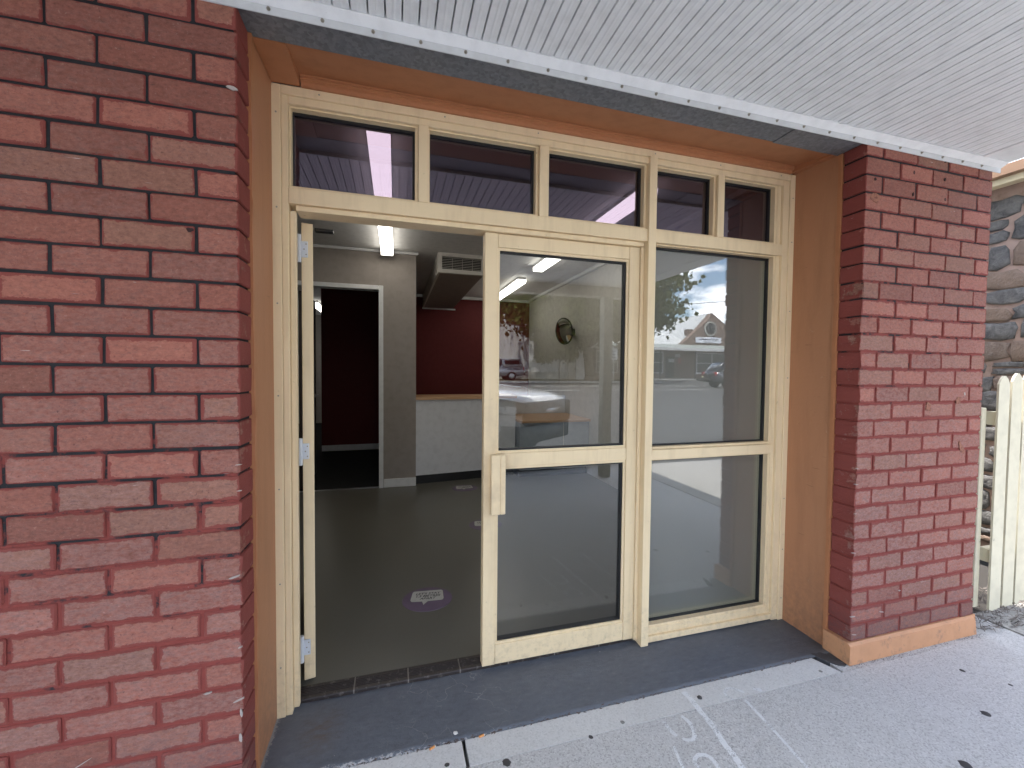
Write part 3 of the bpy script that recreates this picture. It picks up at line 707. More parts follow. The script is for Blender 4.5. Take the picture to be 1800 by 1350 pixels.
# mullions
for a, b_ in ((.571, .613), (1.111, 1.156), (2.094, 2.136)): member('mullion', a, b_, .297, .40, 2.1845, 2.5045)
member('main_mullion', 1.679, 1.7215, .286, .40, .076, 2.5335)
member('door_jamb', 1.660, 1.6785, .322, .40, .093, 2.100)
# sidelight rails
member('glazing_bar', 1.722, 2.5015, .299, .40, 1.029, 1.080)
member('bottom_rail', 1.722, 2.528, .299, .40, .082, .112)
member('glazing_bead', 1.722, 2.5015, .312, .385, .1125, .150)
# toplights: bead, gasket, pane
def window(x0, x1, z0, z1, mat, yg=.358, gw=.006, film=False, bead=.012):
    bm = bm_new()
    for d in ((x0, x1, z0, z0+bead), (x0, x1, z1-bead*.5, z1), (x0, x0+bead*.5, z0+bead, z1-bead*.5), (x1-bead, x1, z0+bead, z1-bead*.5)):
        box(bm, d[0], d[1], .317, .395, d[2], d[3])
    w = obj('window', bm, M_cream, sf)
    a0, a1, b0, b1 = x0+bead*.5, x1-bead, z0+bead, z1-bead*.5
    bm = bm_new()
    for d in ((a0, a1, b0, b0+gw), (a0, a1, b1-gw*1.5, b1), (a0, a0+gw*.5, b0+gw, b1-gw*1.5), (a1-gw*1.6, a1, b0+gw, b1-gw*1.5)):
        box(bm, d[0], d[1], yg-.012, yg+.016, d[2], d[3])
    obj('gasket', bm, M_gasket, w)
    boxo('pane', mat, w, a0+.001, a1-.001, yg-.003, yg+.003, b0+.001, b1-.001)
    if film:
        boxo('window_film', M_film, w, a0+.002, a1-.002, yg+.0045, yg+.0055, b0+.002, b1-.002)
    return w
for a, b_ in ((.0775, .5705), (.6135, 1.1105), (1.1565, 1.6785), (1.722, 2.0935), (2.1365, 2.5015)):
    window(a, b_, 2.1845, 2.5045, G_tint)
window(1.722, 2.5015, 1.0805, 2.122, G_side, film=True)
window(1.722, 2.5015, .150, 1.0285, G_side, film=True)
# screws in the frame
bm = bm_new(); cyl(bm, (0, .001, 0), (0, -.001, 0), .0035, seg=8); bmesh.ops.recalc_face_normals(bm, faces=bm.faces[:])
sme = bpy.data.meshes.new('screw'); bm.to_mesh(sme); bm.free(); sme.materials.append(M_screw)
for x, z in [(x, 2.551) for x in (.19, .68, 1.10, 1.71, 2.1, 2.5)] + [(.037, z) for z in (2.46, 2.1, 1.73, 1.37, 1.0, .62, .28)] + [(2.587, z) for z in (2.44, 2.2, 1.82, 1.45, .77, .48, .2)]:
    o = bpy.data.objects.new('screw', sme); COL.objects.link(o); o.parent = sf; o.location = SHOP @ Vector((x, .2915, z)) - sf.location
# closed right-hand door
def door(parent, x0, x1, zt, zbm, hand=True, glassmat=G_door):
    d = boxo('door', M_cream, parent, x0, x0+.060, .330, .375, zbm, zt, bev=BV)
    for a in ((x1-.057, x1, .330, .375, zbm, zt),
              (x0+.061, x1-.058, .331, .374, zt-.062, zt-.001), (x0+.061, x1-.058, .331, .374, 1.030, 1.092), (x0+.061, x1-.058, .331, .374, zbm+.001, zbm+.092)):
        boxo('rail' if a[5]-a[4] < .5 else 'stile', M_cream, d, *a, bev=BV)
    for z0, z1 in ((1.0925, zt-.0625), (zbm+.0925, 1.0295)):
        a0, a1 = x0+.061, x1-.058
        bm = bm_new()
        for q in ((a0, a1, z0, z0+.012), (a0, a1, z1-.012, z1), (a0, a0+.010, z0+.012, z1-.012), (a1-.011, a1, z0+.012, z1-.012)): box(bm, q[0], q[1], .337, .370, q[2], q[3])
        obj('bead', bm, M_cream, d)
        bm = bm_new(); a0 += .010; a1 -= .011; z0 += .012; z1 -= .012
        for q in ((a0, a1, z0, z0+.008), (a0, a1, z1-.008, z1), (a0, a0+.002, z0+.008, z1-.008), (a1-.010, a1, z0+.008, z1-.008)): box(bm, q[0], q[1], .343, .366, q[2], q[3])
        obj('gasket', bm, M_gasket, d)
        boxo('pane', glassmat, d, a0+.001, a1-.001, .351, .357, z0+.001, z1-.001)
    return d
dr = door(sf, .866, 1.6585, 2.099, .098)
bm = bm_new(); box(bm, .893, .935, .284, .306, .822, 1.096, bev=.003); box(bm, .9355, .960, .286, .306, .822, 1.096, bev=.003); box(bm, .900, .930, .3055, .329, .835, 1.085); obj('handle', bm, M_cream, dr)
# open left-hand door, swung inwards past square
dl = door(sf, .10, .86, 2.099, .102)
dl.name = 'open_door'; dl['label'] = 'left door leaf swung open into the room, seen edge on'
for c in dl.children:
    pass
piv = Vector((.10, .3525, 0))
ang = R(101)
Tm = SHOP @ Matrix.Translation((.136, .455, 0)) @ Matrix.Rotation(ang, 4, 'Z') @ Matrix.Translation((-.10, -.330, 0)) @ SHOP.inverted()
dl.data.transform(Tm)
for c in list(dl.children): c.data.transform(Tm)
# hinges on the open door edge
for z in (1.985, 1.12, .255):
    bm = bm_new()
    cyl(bm, (.0855, .430, z+.026), (.0855, .430, z+.058), .0095, seg=10); cyl(bm, (.0855, .430, z-.058), (.0855, .430, z-.026), .0095, seg=10)
    cyl(bm, (.0855, .430, z-.0255), (.0855, .430, z+.0255), .0092, seg=10)
    box(bm, .0855, .1185, .4385, .4435, z-.034, z+.034, bev=.001)
    h = obj('hinge', bm, M_hinge, dl)
    for dx, dz in ((.112, .022), (.104, 0), (.112, -.022)):
        bm = bm_new(); cyl(bm, (dx, .4382, z+dz), (dx, .4374, z+dz), .003, seg=8); obj('hinge_screw', bm, M_screw, h)
bm = bm_new(); box(bm, .135, .21, .50, .53, 2.085, 2.097); obj('closer_arm', bm, M_blk, dl)

# ------------------------------------------------------------------ INTERIOR
ZF, ZC = .09, 2.852
bm = bm_new(); box(bm, -3.1, 3.1, .4305, 3.57, -.1, ZF); struct('shop_floor', bm, M_floor)
bm = bm_new(); box(bm, .715, 3.1, 3.5705, 6.4, -.1, ZF); struct('shop_floor', bm, M_floor)
bm = bm_new(); box(bm, -3.1, .714, 3.5705, 10.0, -.1, ZF-.002); struct('corridor_carpet', bm, M_carpet)
boxo('threshold_strip', M_metal, None, -.60, .30, 3.545, 3.585, ZF-.02, ZF+.004); tag(bpy.data.objects['threshold_strip'], 'thin pale metal threshold strip across the inner doorway floor', 'threshold strip')
bm = bm_new(); box(bm, -3.1, 3.1, .421, 10.0, ZC, ZC+.1); struct('room_ceiling', bm, M_inceil)
# walls
bm = bm_new(); box(bm, -3.1, -.60, 3.525, 3.625, ZF-.01, ZC-.001); box(bm, .302, .711, 3.525, 3.625, ZF-.01, ZC-.001); box(bm, -.5995, .3015, 3.525, 3.625, 2.402, ZC-.001); struct('partition_wall', bm, M_wallgrey)
bm = bm_new(); box(bm, .60, .711, 3.626, 6.2, ZF-.01, ZC-.001); struct('partition_return', bm, M_wallgrey)
bm = bm_new(); box(bm, .7115, 3.0, 6.215, 6.315, ZF-.01, ZC-.001); struct('red_wall', bm, M_wallred)
bm = bm_new(); box(bm, -.72, .599, 6.01, 6.11, ZF-.01, ZC-.001); struct('corridor_red_wall', bm, M_wallred)
bm = bm_new(); box(bm, 3.0, 3.099, .43, 6.5, ZF-.01, ZC-.001); struct('right_wall', bm, M_wallpale)
bm = bm_new(); box(bm, -2.35, -2.25, .43, 3.52, ZF-.01, ZC-.001); struct('left_wall', bm, M_wallgrey)
bm = bm_new(); box(bm, -2.0, -1.9, 3.63, 9.99, ZF-.01, ZC-.001); struct('corridor_wall', bm, M_wallgrey)
bm = bm_new(); box(bm, -2.2, -.02, .4155, .43, 0, ZC-.001); box(bm, 2.62, 3.1, .4155, .43, 0, ZC-.001); box(bm, -.02, 2.62, .4155, .43, 2.56, ZC-.001); struct('front_wall_lining', bm, M_wallpale)
# trims
sk = thing('skirting_board', (.5, 3.52, ZF), 'pale grey skirting board at the foot of the taupe wall beside the inner doorway', 'skirting board')
boxo('board', M_white, sk, .345, .712, 3.510, 3.5245, ZF, ZF+.10, bev=.003)
boxo('board', M_white, sk, -2.2, -.65, 3.510, 3.5245, ZF, ZF+.10, bev=.003)
sk2 = thing('skirting_board', (-.05, 6.0, ZF), 'grey skirting board along the dark red corridor wall beyond the inner doorway', 'skirting board')
boxo('board', M_white, sk2, -.719, .598, 5.995, 6.0095, ZF, ZF+.10, bev=.003)
arch = thing('door_frame', (-.1, 3.52, ZF), 'pale grey painted door frame around the inner corridor doorway', 'door frame')
boxo('side_post', M_white, arch, .290, .340, 3.505, 3.64, ZF, 2.445, bev=.003)
boxo('side_post', M_white, arch, -.640, -.590, 3.505, 3.64, ZF, 2.445, bev=.003)
boxo('head_piece', M_white, arch, -.589, .289, 3.505, 3.64, 2.395, 2.444, bev=.003)
cor = thing('ceiling_cornice', (1, 4, ZC), 'narrow white cornice strips where the room walls meet the ceiling', 'cornice')
boxo('cornice_strip', M_white, cor, -2.2, .735, 3.497, 3.5245, ZC-.028, ZC-.0015)
boxo('cornice_strip', M_white, cor, .7115, 2.999, 6.185, 6.2145, ZC-.05, ZC-.0015)
boxo('cornice_strip', M_white, cor, 2.955, 2.9995, .44, 6.18, ZC-.045, ZC-.0015)
# inner corridor door standing open
idr = thing('corridor_door', (-.56, 3.7, ZF), 'dark brown inner door standing open into the corridor with a lever handle', 'door')
bm = bm_new(); box(bm, -.575, -.535, 3.645, 4.43, ZF+.01, 2.36); dd = obj('leaf', bm, M_doorbrown, idr)
bm = bm_new(); cyl(bm, (-.534, 4.36, 1.13), (-.495, 4.36, 1.13), .010); cyl(bm, (-.497, 4.37, 1.13), (-.497, 4.25, 1.13), .009); cyl(bm, (-.5345, 4.36, 1.13), (-.530, 4.36, 1.13), .026, seg=16); obj('handle', bm, M_metal, idr)
# ceiling lights
def strip_light(x, y0, y1, label):
    t = thing('ceiling_light', (x, (y0+y1)/2, ZC), label, 'ceiling light', 'fluorescent strip lights on the shop ceiling')
    boxo('housing', M_fitting, t, x-.062, x+.062, y0, y1, ZC-.035, ZC-.001, bev=.003)
    bm = bm_new(); prism(bm, [(x-.066, ZC-.0355), (x-.060, ZC-.082), (x+.060, ZC-.082), (x+.066, ZC-.0355)], 'y', y0, y1-.012); obj('diffuser', bm, M_tube, t)
    boxo('end_cap', M_fitting, t, x-.068, x+.068, y1-.0115, y1, ZC-.084, ZC-.0355)
    return t
strip_light(.385, .98, 3.42, 'lit fluorescent strip light above the open doorway, in front of the taupe wall')
strip_light(2.26, 1.15, 3.62, 'lit fluorescent strip light at the upper middle of the sliding door pane')
strip_light(2.26, 4.32, 5.9, 'lit fluorescent strip light farthest back, nearest the dark red wall')
t = strip_light(-1.1, 7.6, 8.8, 'small lit strip light deep in the corridor behind the brown inner door')
# air duct
du = thing('air_duct', (1.24, 4.8, 2.7), 'boxed grey air conditioning duct with a front grille hanging under the ceiling', 'air duct')
boxo('duct_box', M_ductgrey, du, .975, 1.500, 3.44, 6.214, 2.625, ZC-.002)
bm = bm_new()
for d in ((.955, 1.51, 2.617, 2.662), (.955, 1.51, 2.806, ZC-.001), (.955, 1.0, 2.662, 2.806), (1.466, 1.51, 2.662, 2.806)): box(bm, d[0], d[1], 3.385, 3.4395, d[2], d[3])
fr = obj('grille_frame', bm, M_duct, du)
boxo('grille_back', M_dark, du, 1.0, 1.466, 3.425, 3.4385, 2.662, 2.806)
for i in range(7):
    z = 2.672+.0195*i; bm = bm_new(); prism(bm, [(3.390, z), (3.420, z+.012), (3.420, z+.014), (3.390, z+.003)], 'x', 1.001, 1.465); obj('slat', bm, M_duct, du)
for x in (1.12, 1.24, 1.36): boxo('grille_divider', M_duct, du, x-.002, x+.002, 3.392, 3.40, 2.662, 2.806)
boxo('side_flange', M_duct, du, .950, .9745, 3.44, 6.214, 2.612, ZC-.002)
boxo('wall_collar', M_white, du, .945, 1.545, 6.19, 6.2135, 2.592, 2.6165)
# counter
ct = thing('service_counter', (1.3, 3.7, ZF), 'high white service counter with a timber top in front of the dark red wall', 'counter')
def slant(x): return 3.535 + .16*(x-.711)/(2.0-.711)
bm = bm_new(); prism(bm, [(.7115, slant(.7115)), (2.0, slant(2.0)), (2.0, 4.35), (.7115, 4.35)], 'z', ZF+.115, 1.115); obj('front_panel', bm, M_laminate, ct)
bm = bm_new(); prism(bm, [(.713, slant(.713)+.05), (1.99, slant(1.99)+.05), (1.99, 4.3), (.713, 4.3)], 'z', ZF, ZF+.1145); obj('kickboard', bm, M_kick, ct)
bm = bm_new(); prism(bm, [(.7115, slant(.7115)-.02), (2.015, slant(2.015)-.02), (2.015, 4.1), (.7115, 4.1)], 'z', 1.1155, 1.148); obj('countertop', bm, M_wood, ct)
ds = thing('service_desk', (2.5, 4, ZF), 'lower timber topped desk with a pale blue grey front, right of the white counter', 'desk')
boxo('front_panel', M_deskblue, ds, 2.017, 2.994, 3.55, 3.57, ZF+.10, .805)
boxo('desk_body', M_deskblue, ds, 2.017, 2.994, 3.571, 4.30, ZF+.10, .805)
boxo('joint_strip', M_white, ds, 2.62, 2.626, 3.545, 3.5495, ZF+.10, .805)
boxo('kickboard', M_kick, ds, 2.02, 2.99, 3.60, 4.28, ZF, ZF+.0995)
boxo('desktop', M_wood, ds, 2.017, 2.996, 3.50, 4.38, .8055, .838, bev=.003)
boxo('back_screen', M_laminate, ds, 2.017, 2.996, 4.385, 4.42, ZF, 1.10)
# convex mirror
cm = thing('convex_mirror', (2.93, 4.13, 2.05), 'round convex security mirror on a short bracket fixed to the pale right wall', 'mirror')
mc = Vector((2.80, 4.0, 2.05)); aim = Vector((-.955, -.27, -.12)).normalized()
bm = bm_new(); q = aim.to_track_quat('Z', 'Y').to_matrix(); prevr = None
for i in range(9):
    r = .185*i/8; hgt = .05*(1-(i/8)**2)
    ring = [bm.verts.new(mc + q @ Vector((r*math.cos(t*6.2832/28), r*math.sin(t*6.2832/28), hgt))) for t in range(28)] if i else [bm.verts.new(mc + q @ Vector((0, 0, hgt)))]
    if prevr:
        for t in range(28):
            if len(prevr) == 1: bm.faces.new((prevr[0], ring[t], ring[(t+1) % 28]))
            else: bm.faces.new((prevr[t], ring[t], ring[(t+1) % 28], prevr[(t+1) % 28]))
    prevr = ring
obj('mirror_face', bm, M_mirror, cm, True)
bm = bm_new()
cyl(bm, mc - q @ Vector((0, 0, .012)), mc + q @ Vector((0, 0, .004)),   .193, seg=28); cyl(bm, mc - q @ Vector((0, 0, .01)), (2.95, 4.10, 2.05), .018); box(bm, 2.95, 2.9995, 4.06, 4.14, 2.0, 2.10)
obj('bracket', bm, M_blk, cm)

# floor stickers
def sticker(cx, cy, rot, label):
    t = thing('floor_sticker', (cx, cy, ZF), label, 'floor sticker', 'purple oval floor stickers')
    T = Matrix.Translation((cx, cy, ZF)) @ Matrix.Rotation(rot, 4, 'Z')
    bm = bm_new(); n = 40
    A = [bm.verts.new(T @ Vector((.148*math.cos(i*6.2832/n), .132*math.sin(i*6.2832/n), .0015))) for i in range(n)]
    B = [bm.verts.new(T @ Vector((.149*math.cos(i*6.2832/n), .133*math.sin(i*6.2832/n), .0))) for i in range(n)]
    bm.faces.new(A)
    for i in range(n): bm.faces.new((B[i], B[(i+1) % n], A[(i+1) % n], A[i]))
    obj('oval_backing', bm, M_stkp, t)
    out = []
    for (x0, y0, a0) in ((.078, .062, 0), (-.078, .062, 90), (-.085, -.012, 180), (.082, -.012, 270)):
        for k in range(5):
            a = R(a0+k*22.5); out.append((x0+.015*math.cos(a), y0+.022*math.sin(a)))
        if a0 == 180: out += [(-.03, -.036), (-.022, -.075), (.004, -.036)]
    bm = bm_new(); bm.faces.new([bm.verts.new(T @ Vector((x, y+.008, .0022))) for x, y in out]); obj('speech_bubble', bm, M_stkw, t)
    bm = bm_new(); m = len(out)
    for i in range(m):
        a, b_ = Vector((out[i][0], out[i][1]+.008)), Vector((out[(i+1) % m][0], out[(i+1) % m][1]+.008)); d = (b_-a)
        if d.length < 1e-6: continue
        nn = Vector((d.y, -d.x)).normalized()*.0014
        quad(bm, *[T @ Vector((*p, .0027)) for p in (a, b_, b_+nn, a+nn)])
    obj('bubble_outline', bm, M_ink, t)
    for i, s in enumerate(("LET'S STAY", "1.5 METRES", "APART")):
        cu = bpy.data.curves.new('text', 'FONT'); cu.body = s; cu.size = .030; cu.align_x = 'CENTER'; cu.shear = .25; cu.offset = .0006
        to = bpy.data.objects.new('text', cu); COL.objects.link(to)
        me = bpy.data.meshes.new_from_object(to.evaluated_get(bpy.context.evaluated_depsgraph_get()))
        bpy.data.objects.remove(to); me.transform(FRAME[0] @ T @ Matrix.Translation((0, .047-.027*i, .0032))); me.materials.clear(); me.materials.append(M_ink)
        o = mesh_obj('lettering', me, t); WM[o.name] = Matrix.Identity(4)
    return t
sticker(.664, .990, R(-6), 'purple oval floor sticker reading LETS STAY 1.5 METRES APART, nearest the doorway')
sticker(1.258, 2.085, R(-4), 'purple oval floor sticker half hidden behind the sliding door stile')
sticker(1.262, 3.275, R(0), 'purple oval floor sticker farthest in, at the foot of the white counter')

FRAME[0] = Matrix.Identity(4)
# ------------------------------------------------------------------ RIGHT SIDE: downpipe, fence, stone house
dp = thing('downpipe', (3.70, .06, 0), 'pale cream downpipe standing tight against the right edge of the brick pier', 'downpipe')
M_palecream = paint('pale_cream_timber_paint', (.65, .60, .455), .5, .05, 6, (.20, .18, .13), 28, (.68, .76), .15, 90)
bm = bm_new(); cyl(bm, (3.693, .055, .0), (3.683, .075, 2.63), .026, .026, seg=16); obj('pipe', bm, M_palecream, dp, True)
bm = bm_new(); cyl(bm, (3.693, .053, .0), (3.693, .055, .10), .042, .028, seg=16); obj('pipe_base', bm, M_palecream, dp, True)
fe = thing('picket_fence', (4.6, .1, 0), 'cream picket fence with pointed tops closing the gap beside the stone house', 'fence')
def picket_mesh(w, h, jag):
    rn = random.Random(jag); bm = bm_new(); n = 6
    pts = [(-w/2, 1.0*h-.055)]
    pts = [(w/2, .02+.01*rn.random())] + [(w/2, h-.050), (w/2*.62, h-.020), (.008, h), (-.008, h), (-w/2*.62, h-.020), (-w/2, h-.050), (-w/2, .02+.01*rn.random())]
    for i in range(1, 6): pts.append((-w/2+w*i/6, .012+.028*rn.random()))
    prism(bm, pts, 'y', -.0055, .0055); bmesh.ops.recalc_face_normals(bm, faces=bm.faces[:])
    me = bpy.data.meshes.new('picket'); bm.to_mesh(me); bm.free(); me.materials.append(M_palecream); return me
PK = [picket_mesh(.088, 1.46+.012*i, i) for i in range(4)]
for i in range(11):
    o = bpy.data.objects.new('picket', PK[i % 4]); COL.objects.link(o); o.parent = fe
    o.location = Vector((4.016+.128*i, .08+.002*random.random()+.010*i*.2, .012+.004*i)) - fe.location; o.rotation_euler = (0, random.gauss(0, .004), R(-4))
boxo('rail', M_palecream, fe, 4.00, 5.35, .105, .15, .32, .40); boxo('rail', M_palecream, fe, 4.00, 5.35, .105, .15, 1.17, 1.25)
boxo('end_paling', M_palecream, fe, 3.935, 3.975, .13, .17, .03, 1.275, bev=.004)
boxo('fence_post', paint('weathered_post', (.30, .27, .22), .8, .1, 6), fe, 3.80, 3.88, .16, .24, 0, 1.2)
# bark mulch
bm = bm_new()
for k in range(1500):
    x = random.uniform(3.72, 5.2); y = random.uniform(-.035, .26)+.02*math.sin(x*9); z = .006+.03*random.random()*(1 if y > .02 else .35)
    l = random.uniform(.012, .04); a = random.gauss(.15, .75); w = random.uniform(.0012, .004)
    d = Vector((math.cos(a), math.sin(a), random.gauss(0, .25)))*l; s = Vector((-math.sin(a), math.cos(a), .3))*w; c = Vector((x, y, z))
    quad(bm, c-d-s*.3, c-s, c+d+s*.3, c+s)
mm = NB('grey_bark_mulch'); mp_ = mm.pos(); mr = mm.noise(mp_, 60, 2)
M_mulch = mm.done(mm.mix(mm.ramp(mr, .35, .65), (.045, .037, .035), (.22, .19, .17)), .9)
tag(obj('bark_mulch', bm, M_mulch), 'grey bark mulch and dry needles at the foot of the fence', 'mulch', kind='stuff')
bm = bm_new()
for k in range(150):
    x = random.uniform(2.68, 3.72); y = -.018-abs(random.gauss(0, .012)); a = random.gauss(0, .5); l = random.uniform(.004, .014)
    d = Vector((math.cos(a), math.sin(a), 0))*l; s = Vector((-math.sin(a), math.cos(a), 0))*.0012; c = Vector((x, y, .0022))
    quad(bm, c-d-s*.3, c-s, c+d+s*.3, c+s)
tag(obj('dry_needles', bm, M_mulch), 'dry needles lying along the foot of the orange plinth', 'litter', kind='stuff')

nh = thing('stone_house', (5.4, 1.0, 0), 'neighbouring rubble stone house with a cream fascia beyond the picket fence', 'house')
M_mort2 = paint('pinkish_lime_mortar', (.40, .285, .235), .95, .12, 6, (.25, .17, .13), 12, (.55, .7), 1.0, 40)
boxo('wall_core', M_mort2, nh, 5.215, 5.6, -.7, 4.0, 0, 3.02)
def stone_mat():
    b = NB('bluestone_rubble'); o = b.pos(); rnd = b.n('ShaderNodeObjectInfo').outputs['Random']
    n1 = b.noise(o, 12, 6, .65, .6); n2 = b.noise(o, 70, 4, .7)
    c = b.mix(b.ramp(n1, .3, .7), (.060, .059, .060), (.215, .205, .195))
    tint = b.ramp(rnd, .72, .78)
    c = b.mix(b.math('MULTIPLY', tint, .8), c, b.mix(n1, (.17, .11, .075), (.34, .24, .18)))
    c = b.mix(b.math('MULTIPLY', b.ramp(n2, .55, .75), .45), c, (.27, .26, .26))
    return b.done(c, .85, b.bump(b.math('ADD', n1, n2), .8, .015), 0, .3)
M_stone = stone_mat()
def stone(yc, zc, w, h):
    bm = bm_new(); n = 11; rings = []
    ph = random.random()*6; rr = [1+.15*random.uniform(-1, 1) for _ in range(n)]
    for (sx, k) in ((.006, 1.0), (-.012, .99), (-.021, .88), (-.024, .5)):
        ring = []
        for i in range(n):
            t = 6.2832*i/n+ph; c, s = math.cos(t), math.sin(t); q = max(abs(c), abs(s))**.95
            ring.append(bm.verts.new((5.215+sx+random.uniform(-.005, .005), yc+w/2*rr[i]*k*c/q, zc+h/2*rr[i]*k*s/q)))
        rings.append(ring)
    for a, b_ in zip(rings[:-1], rings[1:]):
        for i in range(n): bm.faces.new((a[i], a[(i+1) % n], b_[(i+1) % n], b_[i]))
    bm.faces.new(rings[-1]); return obj('stone', bm, M_stone, nh, True)
z = .08
while z < 2.75:
    h = random.uniform(.11, .21); y = -.65+random.random()*.1
    while y < 2.0:
        w = random.uniform(.14, .29)
        if random.random() < .2:
            stone(y+w/2, z+h*.27, w*.8, h*.45); stone(y+w/2, z+h*.76, w*.75, h*.38)
        else: stone(y+w/2, z+h/2+random.uniform(-.012, .012), w-.012, h-.012)
        y += w
    z += h
M_fasc = paint('cream_fascia_paint', (.70, .61, .42), .5, .05, 3)
M_brown = paint('brown_gutter_paint', (.26, .155, .095), .5, .06, 3)
boxo('fascia', M_fasc, nh, 5.0, 5.03, -.8, 4.0, 2.955, 3.03)
boxo('gutter', M_brown, nh, 4.93, 4.998, -.8, 4.0, 3.0, 3.075)
boxo('eave_lining', M_fasc, nh, 5.031, 5.214, -.8, 4.0, 2.995, 3.015)
bm = bm_new(); quad(bm, (4.95, -.8, 3.08), (4.95, 4.0, 3.08), (8.5, 4.0, 4.6), (8.5, -.8, 4.6)); obj('roof', bm, M_flash, nh)
boxo('front_wall', M_mort2, nh, 5.61, 11.0, -.69, -.3, 0, 3.02)

# ------------------------------------------------------------------ STREET OPPOSITE (seen mirrored in the glass)
M_wrender = paint('white_render', (.66, .655, .655), .8, .05, .5, (.45, .44, .42), 1.2, (.6, .75), .2, 20)
M_wbase = paint('stained_render_base', (.50, .49, .45), .85, .1, .8, (.30, .28, .25), 1.5, (.5, .7), .2, 20)
M_winglass = plain('dark_window_glass', (.03, .035, .04), .1)
wb = thing('white_building', (8, -36, .7), 'tall white rendered building with a buttress and deep window across the street', 'building')
boxo('wall', M_wrender, wb, -12, 15.85, -42, -33.3, .5, 9.5)
boxo('base_course', M_wbase, wb, -12.1, 15.9, -33.3, -33.12, .5, 1.42)
for x0 in (12.55, 7.6, 2.6, -2.4):
    f_ = boxo('window', M_wrender, wb, x0-.25, x0+1.45, -33.298, -33.16, 2.35, 2.52)
    boxo('pane', M_winglass, f_, x0, x0+1.2, -33.297, -33.26, 2.521, 6.3)
    boxo('surround', M_wrender, f_, x0-.18, x0, -33.297, -33.15, 2.521, 6.3); boxo('surround', M_wrender, f_, x0+1.2, x0+1.38, -33.297, -33.15, 2.521, 6.3)
boxo('meter_box', M_white, wb, 13.25, 13.6, -33.298, -33.1, 1.45, 2.0)
boxo('shaded_gap', M_wbase, wb, 15.86, 16.55, -34.2, -32.9, .5, 8.4)  # grey block for the shadowed gap beside the buttress, shade as colour
bm = bm_new(); prism(bm, [(16.56, .5), (17.5, .5), (17.45, 2.2), (17.1, 3.6), (16.8, 4.6), (16.56, 5.0)], 'y', -34.0, -32.7); obj('buttress', bm, M_wrender, wb)
boxo('parapet', M_wrender, wb, -12.3, 16.0, -33.3, -33.0, 9.5, 10.0)

# trees
M_leaf = NB('plane_tree_leaf'); _b = M_leaf; _p = _b.pos(); _n = _b.noise(_p, 1.4, 3); _n2 = _b.noise(_p, 9, 2)
_c = _b.mix(_n, (.045, .070, .018), (.105, .115, .032)); _c = _b.mix(_b.math('MULTIPLY', _b.ramp(_n2, .55, .75), .6), _c, (.12, .075, .03))
_d = _b.n('ShaderNodeBsdfDiffuse', Color=_c); _t = _b.n('ShaderNodeBsdfTranslucent', Color=_b.mix(.5, _c, (.14, .15, .03)))
_s = _b.n('ShaderNodeMixShader', Fac=.35); _b.put(_s.inputs[1], _d); _b.put(_s.inputs[2], _t); _b.put(_b.out.inputs[0], _s); M_leaf = _b.m
M_bark = paint('plane_tree_bark', (.17, .135, .10), .9, .25, 2, (.33, .29, .23), 4, (.55, .7), .8, 14)
def tree(name, base, trunk_h, r0, centre, rad, nclump, nleaf, ls, label, group, seed, lean=(0, 0)):
    rn = np.random.default_rng(seed); bx, by, bz = base
    t = thing(name, base, label, 'tree', group)
    bm = bm_new(); top = Vector((bx+lean[0], by+lean[1], bz+trunk_h))
    cyl(bm, (bx, by, bz-.2), (bx, by, bz+.35), r0*1.35, r0*1.02, 14); cyl(bm, (bx, by, bz+.35), top, r0, r0*.78, 14)
    obj('trunk', bm, M_bark, t, True)
    c = np.array(centre); ra = np.array(rad)
    d = rn.normal(size=(nclump, 3)); d /= np.linalg.norm(d, axis=1)[:, None]
    cl = c + d*ra*(rn.random((nclump, 1))**.45)*(1+.18*rn.normal(size=(nclump, 1)))
    bm = bm_new()
    for k in range(min(26, nclump)):
        p = Vector(cl[k]); mid = top.lerp(p, .5)+Vector((0, 0, .35)); cyl(bm, top, mid, r0*.36, r0*.18, 7); cyl(bm, mid, p, r0*.18, .02, 6)
    obj('branches', bm, M_bark, t, True)
    idx = rn.integers(0, nclump, nleaf); spread = .30*min(rad)**.6
    P0 = cl[idx] + rn.normal(size=(nleaf, 3))*spread*np.array([1, 1, .75])
    a = rn.normal(size=(nleaf, 3)); a /= np.linalg.norm(a, axis=1)[:, None]; b_ = np.cross(a, rn.normal(size=(nleaf, 3))); b_ /= np.linalg.norm(b_, axis=1)[:, None]
    s = ls*(.6+.8*rn.random((nleaf, 1))); cc = np.cross(a, b_)*s*.25
    vs = np.stack([P0-a*s, P0-b_*s*.8+cc, P0+a*s, P0+b_*s*.8+cc], 1).reshape(-1, 3)
    me = bpy.data.meshes.new('crown'); me.from_pydata(vs.tolist(), [], [(4*i, 4*i+1, 4*i+2, 4*i+3) for i in range(nleaf)]); me.materials.append(M_leaf)
    o = mesh_obj('crown', me, t); WM[o.name] = Matrix.Identity(4)
    return t
tree('plane_tree', (15.75, -28.3, .74), 2.7, .40, (15.0, -28.2, 6.9), (8.4, 4.5, 3.3), 240, 21000, .20, 'large plane tree with a thick trunk on the verge beside the white building', 'street trees', 3, (-.3, 0))
tree('street_tree', (12.5, -26.9, .62), 2.2, .055, (12.4, -26.9, 3.3), (1.7, 1.2, 1.0), 40, 2200, .16, 'slender young street tree before the white building window', 'street trees', 5)
tree('street_tree', (29.5, -20.3, .4), 3.2, .16, (28.0, -20.4, 9.8), (4.0, 3, 2.2), 50, 3000, .18, 'street tree farther right whose hanging twigs show against the sky', 'street trees', 9)

